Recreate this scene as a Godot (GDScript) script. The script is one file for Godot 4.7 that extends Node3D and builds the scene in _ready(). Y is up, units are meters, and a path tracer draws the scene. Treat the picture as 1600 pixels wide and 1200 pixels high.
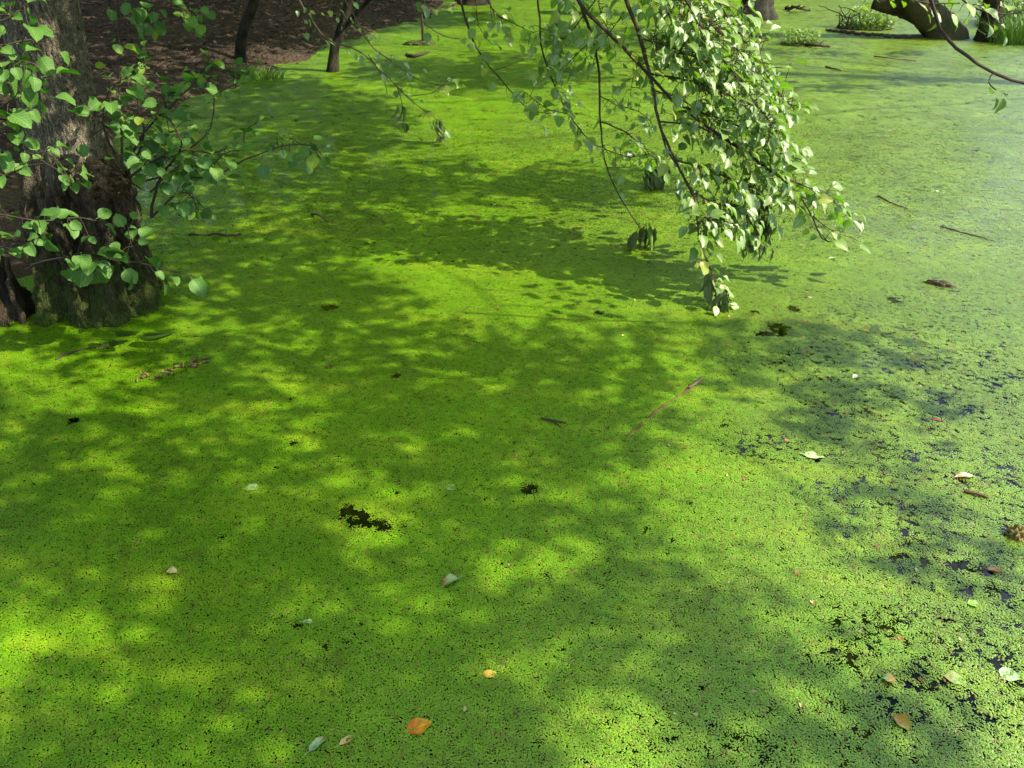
extends Node3D

var R := RandomNumberGenerator.new()
var used := {}
var M := {}
var mesh_cache := {}
var sun_to := Vector3(0.70, 0.66, 0.16).normalized()

# ---------------------------------------------------------------- mesh helper
class MB:
	var v := PackedVector3Array()
	var n := PackedVector3Array()
	var u := PackedVector2Array()
	var c := PackedColorArray()
	var i := PackedInt32Array()
	func add(p: Vector3, nn: Vector3, uv: Vector2, col: Color) -> int:
		v.append(p)
		n.append(nn)
		u.append(uv)
		c.append(col)
		return v.size() - 1
	func tri(a: int, b: int, d: int) -> void:   # counter-clockwise seen from outside
		i.append(a)
		i.append(d)
		i.append(b)
	func quad(a: int, b: int, d: int, e: int) -> void:
		tri(a, b, d)
		tri(a, d, e)
	func smooth(first := 0) -> void:
		for k in range(first, v.size()):
			n[k] = Vector3.ZERO
		for k in range(0, i.size(), 3):
			var a := i[k]
			var b := i[k + 2]
			var d := i[k + 1]
			if a < first:
				continue
			var f := (v[b] - v[a]).cross(v[d] - v[a])
			n[a] += f
			n[b] += f
			n[d] += f
		for k in range(first, v.size()):
			n[k] = n[k].normalized() if n[k].length() > 1e-12 else Vector3.UP
	func commit() -> ArrayMesh:
		var arr := []
		arr.resize(Mesh.ARRAY_MAX)
		arr[Mesh.ARRAY_VERTEX] = v
		arr[Mesh.ARRAY_NORMAL] = n
		arr[Mesh.ARRAY_TEX_UV] = u
		arr[Mesh.ARRAY_COLOR] = c
		arr[Mesh.ARRAY_INDEX] = i
		var m := ArrayMesh.new()
		m.add_surface_from_arrays(Mesh.PRIMITIVE_TRIANGLES, arr)
		return m

func numbered(called: String) -> String:
	if not used.has(called):
		used[called] = 0
		return called
	used[called] += 1
	return "%s_%03d" % [called, used[called]]

func obj(called: String, mesh: Mesh, mat: Material, parent: Node = null) -> MeshInstance3D:
	var o := MeshInstance3D.new()
	o.mesh = mesh
	o.material_override = mat
	if parent == null:
		o.name = numbered(called)
		add_child(o, true)
	else:
		var k := 0
		if parent.has_meta("n_" + called) == true:
			k = parent.get_meta("n_" + called)
		parent.set_meta("n_" + called, k + 1)
		o.name = called if k == 0 else "%s_%03d" % [called, k]
		parent.add_child(o, true)
	return o

func thing(called: String, label: String, category: String, at := Vector3.ZERO, group := "") -> Node3D:
	var o := Node3D.new()
	o.name = numbered(called)
	add_child(o, true)
	o.position = at
	tag(o, label, category, group)
	return o

func tag(o: Node, label: String, category: String, group := "") -> void:
	o.set_meta("label", label)
	o.set_meta("category", category)
	if group != "":
		o.set_meta("group", group)

func clear_counts(o: Node) -> void:
	for k in o.get_meta_list():
		if str(k).begins_with("n_"):
			o.remove_meta(k)
	for ch in o.get_children():
		clear_counts(ch)

func noise(sd: int, freq: float, oct := 3) -> FastNoiseLite:
	var f := FastNoiseLite.new()
	f.seed = sd
	f.noise_type = FastNoiseLite.TYPE_SIMPLEX_SMOOTH
	f.frequency = freq
	f.fractal_octaves = oct
	return f

func lin(r: float, g: float, b: float) -> Color:
	return Color(r, g, b).linear_to_srgb()

func mat(r: float, g: float, b: float, rough: float, spec := 0.5, back := Color.BLACK, tex: Texture2D = null, vcol := false) -> StandardMaterial3D:
	var m := StandardMaterial3D.new()
	m.albedo_color = lin(r, g, b)
	m.roughness = rough
	m.metallic_specular = spec
	if back != Color.BLACK:
		m.backlight_enabled = true
		m.backlight = back
	if tex != null:
		m.albedo_texture = tex
	m.vertex_color_use_as_albedo = vcol
	m.cull_mode = BaseMaterial3D.CULL_DISABLED
	return m

func vec(a: Array) -> Array[Vector3]:
	var out: Array[Vector3] = []
	for p in a:
		out.append(p)
	return out

# a smooth line through the points, about `step` metres between samples
func smoothed(p: Array[Vector3], step: float, wob := 0.0) -> Array[Vector3]:
	var out: Array[Vector3] = []
	for k in p.size() - 1:
		var a := p[maxi(k - 1, 0)]
		var b := p[k]
		var c := p[k + 1]
		var d := p[mini(k + 2, p.size() - 1)]
		var m := maxi(2, int(b.distance_to(c) / step))
		for q in m:
			var pt := b.cubic_interpolate(c, a, d, float(q) / m)
			if wob > 0.0 and (k > 0 or q > 0):
				pt += Vector3(R.randf_range(-wob, wob), R.randf_range(-wob, wob), R.randf_range(-wob, wob))
			out.append(pt)
	out.append(p[p.size() - 1])
	return out

func tube(mb: MB, p: Array[Vector3], r0: float, r1: float, sides: int, rough := 0.0, col := Color.WHITE) -> void:
	var first := mb.v.size()
	var side := Vector3.ZERO
	for k in p.size():
		var t := (p[mini(k + 1, p.size() - 1)] - p[maxi(k - 1, 0)]).normalized()
		if side == Vector3.ZERO:
			side = t.cross(Vector3.UP if absf(t.y) < 0.9 else Vector3.RIGHT).normalized()
		side = (side - t * side.dot(t)).normalized()
		var up := t.cross(side)
		var rr := lerpf(r0, r1, pow(float(k) / (p.size() - 1), 0.8))
		for s in sides:
			var a := TAU * s / sides
			var d := side * cos(a) + up * sin(a)
			var w := rr * (1.0 + (R.randf_range(-rough, rough) if rough > 0.0 else 0.0))
			mb.add(p[k] + d * w, d, Vector2(float(s) / sides, k), col)
	for k in p.size() - 1:
		for s in sides:
			var s2 := (s + 1) % sides
			var b := first + k * sides
			mb.quad(b + s, b + s2, b + sides + s2, b + sides + s)
	var e := mb.add(p[p.size() - 1], Vector3.UP, Vector2.ZERO, col)
	for s in sides:
		mb.tri(first + (p.size() - 1) * sides + s, first + (p.size() - 1) * sides + (s + 1) % sides, e)
	var e0 := mb.add(p[0], Vector3.UP, Vector2.ZERO, col)
	for s in sides:
		mb.tri(first + (s + 1) % sides, first + s, e0)
	mb.smooth(first)

# ---------------------------------------------------------------- textures
func tex_of(im: Image) -> ImageTexture:
	return ImageTexture.create_from_image(im)

func leaf_texture(n_veins: int, slant: float) -> ImageTexture:
	var im := Image.create(128, 128, false, Image.FORMAT_RGB8)
	var nz := noise(11 + n_veins, 0.06, 3)
	for y in 128:
		for x in 128:
			var u := absf(x / 127.0 - 0.5)
			var w := y / 127.0
			var k := (w - u * slant) * n_veins
			var f := absf(k - roundf(k))
			var vein := clampf(1.0 - f * 7.0, 0.0, 1.0) * 0.14 * clampf(u * 12.0, 0.0, 1.0)
			vein = maxf(vein, clampf(1.0 - u * 30.0, 0.0, 1.0) * 0.22)
			var g := 0.80 + vein + nz.get_noise_2d(x, y) * 0.09 - f * 0.05
			im.set_pixel(x, y, Color(g * 1.0 + vein * 0.3, g, g * 0.95 + vein * 0.3))
	return tex_of(im)

func bark_images() -> Array:
	var n1 := noise(5, 1.0, 4)
	var n2 := noise(6, 1.0, 3)
	var n3 := noise(7, 1.0, 4)
	var size := 512
	var h := Image.create(size, size, false, Image.FORMAT_RGB8)
	var c := Image.create(size, size, false, Image.FORMAT_RGB8)
	for y in size:
		for x in size:
			# wraps round both ways: the sample walks on two circles
			var ax := TAU * x / size
			var ay := TAU * y / size
			var p := Vector3(cos(ax) * 2.6, sin(ax) * 2.6, 0.0)
			var q := Vector3(0, 0, cos(ay) * 0.9)
			var s := sin(ay) * 0.9
			var warp := n2.get_noise_3dv(p * 0.6 + q + Vector3(s, 0, 0)) * 0.5
			var a := n1.get_noise_3dv(p * 1.6 + q * 0.7 + Vector3(s * 0.5 + warp, warp, 0))
			var ridge := clampf(absf(a) * 3.4, 0.0, 1.0)
			ridge = pow(ridge, 0.6)
			var cross := absf(n2.get_noise_3dv(p * 0.8 + q * 5.0 + Vector3(0, s * 5.0, 3.0)))
			ridge *= 0.55 + 0.45 * clampf(cross * 5.0, 0.0, 1.0)
			var fine := n3.get_noise_3dv(p * 4.0 + q * 6.0 + Vector3(s * 6.0, 0, 0))
			var hh := clampf(ridge * 0.8 + fine * 0.18 + 0.1, 0.0, 1.0)
			h.set_pixel(x, y, Color(hh, hh, hh))
			var lichen := clampf(n3.get_noise_3dv(p * 0.9 + q * 1.2 + Vector3(s, 4, 9)) * 2.5 - 0.2, 0.0, 1.0)
			var g := 0.42 + 0.42 * ridge + fine * 0.20
			c.set_pixel(x, y, Color(g, g * lerpf(0.97, 1.03, lichen), g * lerpf(0.92, 0.98, lichen)))
	return [tex_of(h), tex_of(c)]

func soil_image() -> ImageTexture:
	var f := noise(31, 0.035, 5)
	var im: Image = f.get_seamless_image(512, 512)
	im.convert(Image.FORMAT_RGB8)
	return tex_of(im)

func sky_panorama() -> ImageTexture:
	var n1 := noise(77, 1.0, 5)
	var im := Image.create(512, 256, false, Image.FORMAT_RGBA8)
	for y in 128:
		var el := (0.5 - (y + 0.5) / 256.0) * PI
		for x in 512:
			var az := TAU * x / 512.0
			var d := Vector3(cos(az) * cos(el), sin(el), sin(az) * cos(el))
			var p := d / (d.y + 0.35)
			var k := clampf((n1.get_noise_3d(p.x * 1.3, d.y, p.z * 1.3) + 0.12) * 3.0, 0.0, 1.0)
			im.set_pixel(x, y, Color(0.92, 0.95, 1.0, k * 0.8))
	return tex_of(im)

# ---------------------------------------------------------------- pond outline
var shore: PackedVector2Array
func shore_dist(p: Vector2) -> float:   # metres; negative on the water
	var best := 1e9
	for k in shore.size():
		var q := Geometry2D.get_closest_point_to_segment(p, shore[k], shore[(k + 1) % shore.size()])
		best = minf(best, q.distance_squared_to(p))
	best = sqrt(best)
	return -best if Geometry2D.is_point_in_polygon(p, shore) else best

var ground_noise: FastNoiseLite
func ground_height(x: float, z: float) -> float:
	var d := shore_dist(Vector2(x, z))
	var nn := ground_noise.get_noise_2d(x, z)
	d += nn * 0.28 + ground_noise.get_noise_2d(x * 4.0 + 7.0, z * 4.0) * 0.22
	if d < 0.0:
		return maxf(d * 0.4, -0.5)
	return minf(d * 0.22, 0.16 + d * 0.035) + clampf(d, 0.0, 1.0) * (nn * 0.10 + ground_noise.get_noise_2d(x * 5.0, z * 5.0) * 0.035)

# ---------------------------------------------------------------- leaves
func leaf_shape(kind: String, t: float) -> float:
	match kind:
		"alder":
			return 0.47 * pow(maxf(sin(PI * pow(t, 0.92)), 0.0), 0.55) * (1.0 - 0.10 * t)
		"ovate":
			return 0.37 * pow(maxf(sin(PI * pow(t, 0.78)), 0.0), 0.85)
		"strip":
			return 0.10 * pow(maxf(sin(PI * pow(t, 0.6)), 0.0), 0.7)
		"narrow":
			return 0.20 * pow(maxf(sin(PI * pow(t, 0.9)), 0.0), 0.8)
		_:
			return 0.30 * pow(maxf(sin(PI * pow(t, 0.85)), 0.0), 0.7)

# one metre long along +z from the end of its stalk, upper side +y
func leaf_mesh(kind: String, sd: int, fold := 0.16, bend := 0.25, edge := 0.02, col_a := Color.WHITE, col_b := Color.WHITE, split := 0.5) -> ArrayMesh:
	var rr := RandomNumberGenerator.new()
	rr.seed = sd * 977 + 13
	var mb := MB.new()
	var seg := 7
	var row := []
	var ph := rr.randf() * TAU
	var twist := rr.randf_range(-0.25, 0.25)
	for k in seg + 1:
		var t := float(k) / seg
		var w := leaf_shape(kind, t)
		var z := t
		if kind == "alder" and k == seg:
			z = 0.955
		var ids := []
		for s in [-1.0, -0.55, 0.0, 0.55, 1.0]:
			var x: float = w * s
			var wave := sin(t * 13.0 + ph + s * 2.0) * edge * absf(s)
			var jag := 1.0 + (rr.randf_range(-0.07, 0.04) if absf(s) > 0.9 else 0.0)
			var y := absf(x) * fold * 2.0 - bend * z * z + wave + x * twist * z
			var blot := 1.0 - 0.45 * float(rr.randf() < 0.16)
			var cc := (col_a * blot).lerp(col_b * blot, smoothstep(split - 0.12, split + 0.12, t + rr.randf_range(-0.12, 0.12) + absf(s) * 0.1))
			ids.append(mb.add(Vector3(x * jag, y, z), Vector3.UP, Vector2(0.5 + x, t), cc))
		row.append(ids)
	for k in seg:
		for s in 4:
			mb.quad(row[k][s], row[k + 1][s], row[k + 1][s + 1], row[k][s + 1])
	# stalk
	var a := mb.add(Vector3(-0.012, 0, 0.02), Vector3.UP, Vector2(0.5, 0), col_a)
	var b := mb.add(Vector3(0.012, 0, 0.02), Vector3.UP, Vector2(0.5, 0), col_a)
	var d := mb.add(Vector3(0.008, 0.05, -0.2), Vector3.UP, Vector2(0.5, 0), col_a)
	var e := mb.add(Vector3(-0.008, 0.05, -0.2), Vector3.UP, Vector2(0.5, 0), col_a)
	mb.quad(e, a, b, d)
	mb.smooth()
	return mb.commit()

func leaf_set(kind: String) -> Array:
	if not mesh_cache.has(kind):
		var out := []
		for k in 7:
			out.append(leaf_mesh(kind, k + kind.length() * 10, R.randf_range(0.04, 0.28), R.randf_range(0.05, 0.45), R.randf_range(0.01, 0.035)))
		mesh_cache[kind] = out
	return mesh_cache[kind]

func leaf_at(p: Vector3, axis: Vector3, normal: Vector3, size: float) -> Transform3D:
	var z := axis.normalized()
	var y := (normal - z * normal.dot(z)).normalized()
	var x := y.cross(z)
	return Transform3D(Basis(x * size, y * size, z * size), p + z * size * 0.2)

# leaves set alternately along a line, on short stalks and side shoots
func foliate(parent: Node3D, line: Array[Vector3], kind: String, count: int, from: float, spread: float, size: float, mats: Array, up: Vector3, droop: float, twigs: MB, cap: Array) -> void:
	var total := line.size() - 1
	for k in count:
		var t := from + (1.0 - from) * (k + R.randf() * 0.8) / count
		var f := clampf(t, 0.0, 0.9999) * total
		var b := int(f)
		var p := line[b].lerp(line[b + 1], f - b)
		var dir := (line[b + 1] - line[b]).normalized()
		var side := dir.cross(Vector3.UP).normalized() * (1.0 if k % 2 == 0 else -1.0)
		var off := (side * R.randf_range(0.3, 1.0) + Vector3(R.randf_range(-0.5, 0.5), R.randf_range(-0.7, 0.45), R.randf_range(-0.5, 0.5))).normalized() * spread * pow(R.randf(), 0.6)
		if k >= count - 1:
			off *= 0.1
		var q := p + off
		if q.y < 0.02:
			continue
		if off.length() > 0.03 and twigs != null:
			tube(twigs, vec([p, p.lerp(q, 0.5) + Vector3(0, off.length() * 0.12, 0), q]), 0.0022, 0.0012, 4)
		var axis := dir * R.randf_range(0.2, 0.9) + off.normalized() * 0.7 + Vector3(R.randf_range(-0.4, 0.4), -droop + R.randf_range(-0.35, 0.35), R.randf_range(-0.4, 0.4))
		var nrm := up + Vector3(R.randf_range(-0.65, 0.65), R.randf_range(-0.2, 0.5), R.randf_range(-0.65, 0.65))
		var sz := size * R.randf_range(0.55, 1.12) * (0.6 if R.randf() < 0.2 else 1.0)
		var xf := leaf_at(q, axis, nrm, sz)
		if cap[0] > 0:
			cap[0] -= 1
			var o := obj("leaf", leaf_set(kind)[R.randi() % 7], mats[R.randi() % mats.size()], parent)
			o.transform = xf
		else:
			cap[1].append(xf)

# leaves past the first 300 of a thing
func rest_of_leaves(parent: Node3D, kind: String, xfs: Array, m: Material) -> void:
	if xfs.is_empty():
		return
	var mm := MultiMesh.new()
	mm.transform_format = MultiMesh.TRANSFORM_3D
	mm.mesh = leaf_set(kind)[1]
	mm.instance_count = xfs.size()
	for k in xfs.size():
		mm.set_instance_transform(k, xfs[k])
	var o := MultiMeshInstance3D.new()
	o.name = "foliage"
	o.multimesh = mm
	o.material_override = m
	o.set_meta("kind", "stuff")
	parent.add_child(o, true)

# a flat spray of many small leaves, for crowns high above
func spray_mesh(sd: int, count: int, radius: float, size: float) -> ArrayMesh:
	var rr := RandomNumberGenerator.new()
	rr.seed = sd
	var mb := MB.new()
	for k in count:
		var a := rr.randf() * TAU
		var r := sqrt(rr.randf()) * radius
		var p := Vector3(cos(a) * r, rr.randf_range(-0.2, 0.2) * radius, sin(a) * r)
		var z := Vector3(rr.randf_range(-1, 1), rr.randf_range(-0.5, 0.2), rr.randf_range(-1, 1)).normalized()
		var y := Vector3(rr.randf_range(-0.5, 0.5), 1, rr.randf_range(-0.5, 0.5))
		y = (y - z * y.dot(z)).normalized()
		var x := y.cross(z)
		var s := size * rr.randf_range(0.7, 1.2)
		var i0 := mb.add(p - z * s * 0.5, y, Vector2.ZERO, Color.WHITE)
		var i1 := mb.add(p + x * s * 0.34 + y * s * 0.06 - z * s * 0.08, y, Vector2.ZERO, Color.WHITE)
		var i2 := mb.add(p + z * s * 0.5, y, Vector2.ZERO, Color.WHITE)
		var i3 := mb.add(p - x * s * 0.34 + y * s * 0.06 - z * s * 0.08, y, Vector2.ZERO, Color.WHITE)
		mb.tri(i0, i2, i1)
		mb.tri(i0, i3, i2)
	return mb.commit()

func crown(parent: Node3D, xfs: Array, mesh: Mesh, m: Material) -> void:
	var mm := MultiMesh.new()
	mm.transform_format = MultiMesh.TRANSFORM_3D
	mm.mesh = mesh
	mm.instance_count = xfs.size()
	for k in xfs.size():
		mm.set_instance_transform(k, xfs[k])
	var o := MultiMeshInstance3D.new()
	o.name = "crown"
	o.multimesh = mm
	o.material_override = m
	o.set_meta("kind", "stuff")
	parent.add_child(o, true)

# ---------------------------------------------------------------- the weed cover
var thin: Array = []      # [centre, radius x, radius z, strength]
var holes: Array = []     # [centre, rx, rz]
var cover_noise: FastNoiseLite
var patch_noise: FastNoiseLite
var tone_noise: FastNoiseLite

func weed_keep(x: float, z: float, shift: float) -> bool:
	var nz := cover_noise.get_noise_2d(x, z) + shift
	for h in holes:
		var c: Vector2 = h[0]
		var dx: float = (x - c.x) / h[1]
		var dz: float = (z - c.y) / h[2]
		if absf(dx) < 1.9 and absf(dz) < 1.9:
			var edge := dx * dx + dz * dz + nz * 1.0 + patch_noise.get_noise_2d(x * 3.0, z * 3.0) * 1.0
			if edge < 1.2:
				return R.randf() < 0.015
			if edge < 1.6 and R.randf() < 0.4:
				return false
	var d := 0.10
	for h in thin:
		var c: Vector2 = h[0]
		var dx: float = (x - c.x) / h[1]
		var dz: float = (z - c.y) / h[2]
		var q := dx * dx + dz * dz
		if q < 4.0:
			d += h[3] * exp(-q * 1.2)
	var pn := patch_noise.get_noise_2d(x, z)
	d = clampf(d, 0.0, 1.0)
	d = d * (1.0 - 0.24 * d)
	# fine holes everywhere, merging into open spots where the cover is thin
	return nz * 0.85 + pn * 0.40 > -0.60 + d * 0.72

func weed_color(x: float, z: float) -> Color:
	var t := tone_noise.get_noise_2d(x, z)
	var drift := tone_noise.get_noise_2d(x * 0.7 + t * 0.5 + 30.0, z * 2.6 - x * 0.5)
	var k := 1.0 + t * 0.26 + drift * 0.22 + R.randf_range(-0.22, 0.22)
	# sky sheen on the open side, painted into the weed as greyer green
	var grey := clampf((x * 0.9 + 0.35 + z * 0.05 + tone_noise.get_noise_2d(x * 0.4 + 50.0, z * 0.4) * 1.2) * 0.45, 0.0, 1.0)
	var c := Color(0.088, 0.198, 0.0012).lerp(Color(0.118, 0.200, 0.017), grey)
	c = c.lerp(Color(0.15, 0.205, 0.006), clampf(drift * 2.0 - 0.4, 0.0, 0.4))
	var y := R.randf()
	var old := tone_noise.get_noise_2d(x * 3.0 + 9.0, z * 3.0)
	if y > 0.93 - old * 0.12:
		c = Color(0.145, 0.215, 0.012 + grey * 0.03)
	elif y < 0.05 + maxf(old - 0.25, 0.0) * 0.8:
		c = Color(0.075, 0.115, 0.004)
	elif y < 0.06 + grey * 0.02:
		c = Color(0.12, 0.105, 0.02)
	return Color(c.r * k, c.g * k, c.b * k)

func frond_mesh(sd: int, count: int, radius: float, size: float, sides: int) -> ArrayMesh:
	var rr := RandomNumberGenerator.new()
	rr.seed = sd
	var mb := MB.new()
	for k in count:
		var a := rr.randf() * TAU
		var r := sqrt(rr.randf()) * radius
		var p := Vector3(cos(a) * r, rr.randf_range(0.0, 0.0022), sin(a) * r)
		var nn := Vector3(rr.randf_range(-0.2, 0.2), 1, rr.randf_range(-0.2, 0.2)).normalized()
		var ax := nn.cross(Vector3(cos(a * 7.0), 0, sin(a * 7.0))).normalized()
		var az := ax.cross(nn)
		var s := size * rr.randf_range(0.72, 1.22) * 0.5
		var f := rr.randf_range(0.72, 1.24)
		var col := Color(f * rr.randf_range(0.92, 1.1), f, f)
		var e := mb.add(p + nn * s * 0.16, nn, Vector2.ZERO, col)
		var ring := []
		for q in sides:
			var b := TAU * q / sides
			var d := ax * cos(b) + az * sin(b) * 0.8
			ring.append(mb.add(p + d * s, (nn + d * 0.35).normalized(), Vector2.ZERO, col))
		for q in sides:
			mb.tri(e, ring[(q + 1) % sides], ring[q])
	return mb.commit()

func weed(called: String, label: String, mesh: Mesh, m: Material, xfs: Array, cols: PackedColorArray) -> void:
	var mm := MultiMesh.new()
	mm.transform_format = MultiMesh.TRANSFORM_3D
	mm.use_colors = true
	mm.mesh = mesh
	mm.instance_count = xfs.size()
	for k in xfs.size():
		mm.set_instance_transform(k, xfs[k])
		mm.set_instance_color(k, cols[k])
	var o := MultiMeshInstance3D.new()
	o.name = called
	o.multimesh = mm
	o.material_override = m
	o.set_meta("kind", "stuff")
	tag(o, label, "duckweed")
	add_child(o, true)

func build_weed() -> void:
	cover_noise = noise(101, 40.0, 3)
	patch_noise = noise(102, 7.0, 4)
	tone_noise = noise(103, 1.3, 4)
	thin = [[Vector2(1.479, -2.847), 0.739, 0.636, 0.5], [Vector2(1.208, -1.878), 0.483, 0.519, 0.55], [Vector2(1.889, -3.778), 0.792, 0.478, 0.4], [Vector2(0.569, -1.504), 0.487, 0.155, 0.25], [Vector2(2.458, -4.955), 0.832, 0.741, 0.2],
		[Vector2(1.537, -3.375), 0.307, 0.228, 0.92], [Vector2(1.299, -3.522), 0.317, 0.17, 0.55], [Vector2(0.887, -2.847), 0.148, 0.115, 0.76], [Vector2(1.042, -2.782), 0.145, 0.112, 0.67], [Vector2(1.407, -2.719), 0.286, 0.187, 0.73], [Vector2(1.962, -3.522), 0.317, 0.305, 0.61], [Vector2(2.226, -4.142), 0.36, 0.314, 0.51], [Vector2(1.613, -4.065), 0.258, 0.182, 0.37],
		[Vector2(1.174, -2.449), 0.199, 0.143, 0.51], [Vector2(1.363, -2.311), 0.256, 0.166, 0.61], [Vector2(1.449, -2.124), 0.141, 0.083, 1.04], [Vector2(1.494, -1.929), 0.085, 0.183, 1.1], [Vector2(1.72, -2.345), 0.065, 0.101, 0.85], [Vector2(1.386, -1.712), 0.07, 0.135, 0.61], [Vector2(1.16, -1.804), 0.254, 0.144, 0.61], [Vector2(0.969, -1.829), 0.146, 0.122, 0.43],
		[Vector2(1.139, -1.583), 0.201, 0.123, 0.61], [Vector2(0.881, -1.563), 0.116, 0.081, 0.51], [Vector2(0.491, -1.523), 0.246, 0.118, 0.3], [Vector2(1.773, -2.638), 0.14, 0.28, 0.73], [Vector2(2.111, -3.291), 0.165, 0.331, 0.61], [Vector2(0.924, -3.522), 0.173, 0.122, 0.37], [Vector2(0.631, -1.429), 0.316, 0.055, 0.43], [Vector2(0.126, -1.429), 0.189, 0.055, 0.24],
		[Vector2(2.565, -5.525), 0.662, 0.759, 0.27], [Vector2(2.652, -7.065), 0.714, 0.962, 0.24], [Vector2(3.688, -6.879), 0.698, 1.108, 0.24], [Vector2(-1.466, -3.415), 0.107, 0.07, 0.73], [Vector2(-0.213, -2.311), 0.256, 0.199, 0.12], [Vector2(0.372, -1.878), 0.372, 0.254, 0.17], [Vector2(1.776, -3.082), 0.235, 0.149, 0.61], [Vector2(1.295, -3.132), 0.211, 0.133, 0.49]]
	holes = [
		[Vector2(-0.568, -2.414), 0.024, 0.042], [Vector2(-0.52, -2.372), 0.043, 0.045], [Vector2(-0.474, -2.351), 0.026, 0.024], [Vector2(-0.438, -2.338), 0.032, 0.024], [Vector2(-0.419, -2.321), 0.015, 0.017], [Vector2(0.064, -2.537), 0.03, 0.026], [Vector2(0.08, -2.548), 0.016, 0.019],
		[Vector2(1.283, -3.826), 0.052, 0.048], [Vector2(1.229, -3.758), 0.073, 0.027], [Vector2(1.411, -4.035), 0.029, 0.038], [Vector2(1.216, -3.998), 0.022, 0.022], [Vector2(-0.622, -1.883), 0.017, 0.015], [Vector2(-0.462, -1.816), 0.009, 0.012], [Vector2(-0.525, -1.802), 0.011, 0.012], [Vector2(-1.747, -2.99), 0.023, 0.019], [Vector2(1.951, -4.142), 0.029, 0.039],
		[Vector2(1.651, -2.305), 0.019, 0.04], [Vector2(-0.407, -2.522), 0.014, 0.015], [Vector2(-0.501, -3.358), 0.019, 0.023], [Vector2(-0.839, -2.83), 0.015, 0.018], [Vector2(-0.92, -4.05), 0.039, 0.038], [Vector2(0.429, -3.99), 0.025, 0.029], [Vector2(0.109, -2.089), 0.01, 0.014], [Vector2(-0.192, -1.969), 0.013, 0.011], [Vector2(0.525, -2.262), 0.013, 0.016], [Vector2(1.415, -2.139), 0.044, 0.027], [Vector2(1.485, -2.115), 0.024, 0.024], [Vector2(0.447, -2.311), 0.011, 0.013], [Vector2(-0.96, -2.279), 0.011, 0.01]]


	var fm := mat(1, 1, 1, 0.36, 0.60, Color.BLACK, null, true)
	var near := frond_mesh(3, 21, 0.0118, 0.0044, 6)
	var far := frond_mesh(4, 230, 0.060, 0.0066, 5)
	var xfs := []
	var cols := PackedColorArray()
	var step := 0.0098
	var z := -1.12
	while z > -5.3:
		var half := 0.60 * (-z * 0.866 + 0.95) * 1.12 + 0.12
		var nx := int(half * 2.0 / step)
		for k in nx:
			var x := -half + k * step + R.randf_range(-0.006, 0.006)
			var zz := z + R.randf_range(-0.006, 0.006)
			if zz < -4.4 and R.randf() < (-zz - 4.4) / 0.9:
				continue
			if not weed_keep(x, zz, 0.0):
				continue
			var a := R.randf() * TAU
			var s := R.randf_range(0.85, 1.15)
			var b := Basis(Vector3.UP, a).scaled(Vector3(s, s, s))
			xfs.append(Transform3D(b, Vector3(x, 0.002 + R.randf() * 0.0012, zz)))
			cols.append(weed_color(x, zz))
		z -= step

	weed("duckweed", "bright green floating weed whose small round fronds show, near side of the pond", near, fm, xfs, cols)
	var mid := frond_mesh(5, 62, 0.031, 0.0058, 5)
	weed_ring("duckweed_001", "even green floating weed in the middle of the pond", mid, fm, 0.026, -4.3, -8.6, 0.03, 0.013)
	weed_ring("duckweed_002", "smooth green sheet of floating weed on the far side of the pond", far, fm, 0.05, -7.6, -23.0, 0.10, 0.03)

func weed_ring(called: String, label: String, mesh: Mesh, fm: Material, step: float, from: float, to: float, shift: float, jit: float) -> void:
	var xfs := []
	var cols := PackedColorArray()
	var z := from
	while z > to:
		var half := 0.60 * (-z * 0.866 + 0.95) * 1.2 + 0.4
		var nx := int(half * 2.0 / step)
		for k in nx:
			var x := -half + k * step + R.randf_range(-jit, jit)
			var zz := z + R.randf_range(-jit, jit)
			if zz > from - 0.95 and R.randf() > (from - zz) / 0.95 + 0.05:
				continue
			if to > -20.0 and zz < to + 0.9 and R.randf() > (zz - to) / 0.9:
				continue
			if not weed_keep(x, zz, shift):
				continue
			if x < -0.5 or zz < -13.0 or x > 6.0:
				if shore_dist(Vector2(x, zz)) > 0.45:
					continue
			var s := R.randf_range(0.8, 1.15)
			xfs.append(Transform3D(Basis(Vector3.UP, R.randf() * TAU).scaled(Vector3(s, 1.0, s)), Vector3(x, 0.002 + R.randf() * 0.002, zz)))
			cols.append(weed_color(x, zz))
		z -= step

	weed(called, label, mesh, fm, xfs, cols)

# ---------------------------------------------------------------- trees
func trunk_radius(h: float) -> float:
	var k := [[-0.4, 0.26], [0.0, 0.26], [0.2, 0.24], [0.49, 0.23], [0.62, 0.21], [0.78, 0.17], [0.9, 0.155], [1.05, 0.15], [1.5, 0.148], [3.0, 0.14], [8.0, 0.06]]
	for j in k.size() - 1:
		if h <= k[j + 1][0]:
			return lerpf(k[j][1], k[j + 1][1], smoothstep(0.0, 1.0, (h - k[j][0]) / (k[j + 1][0] - k[j][0])))
	return 0.06

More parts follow.
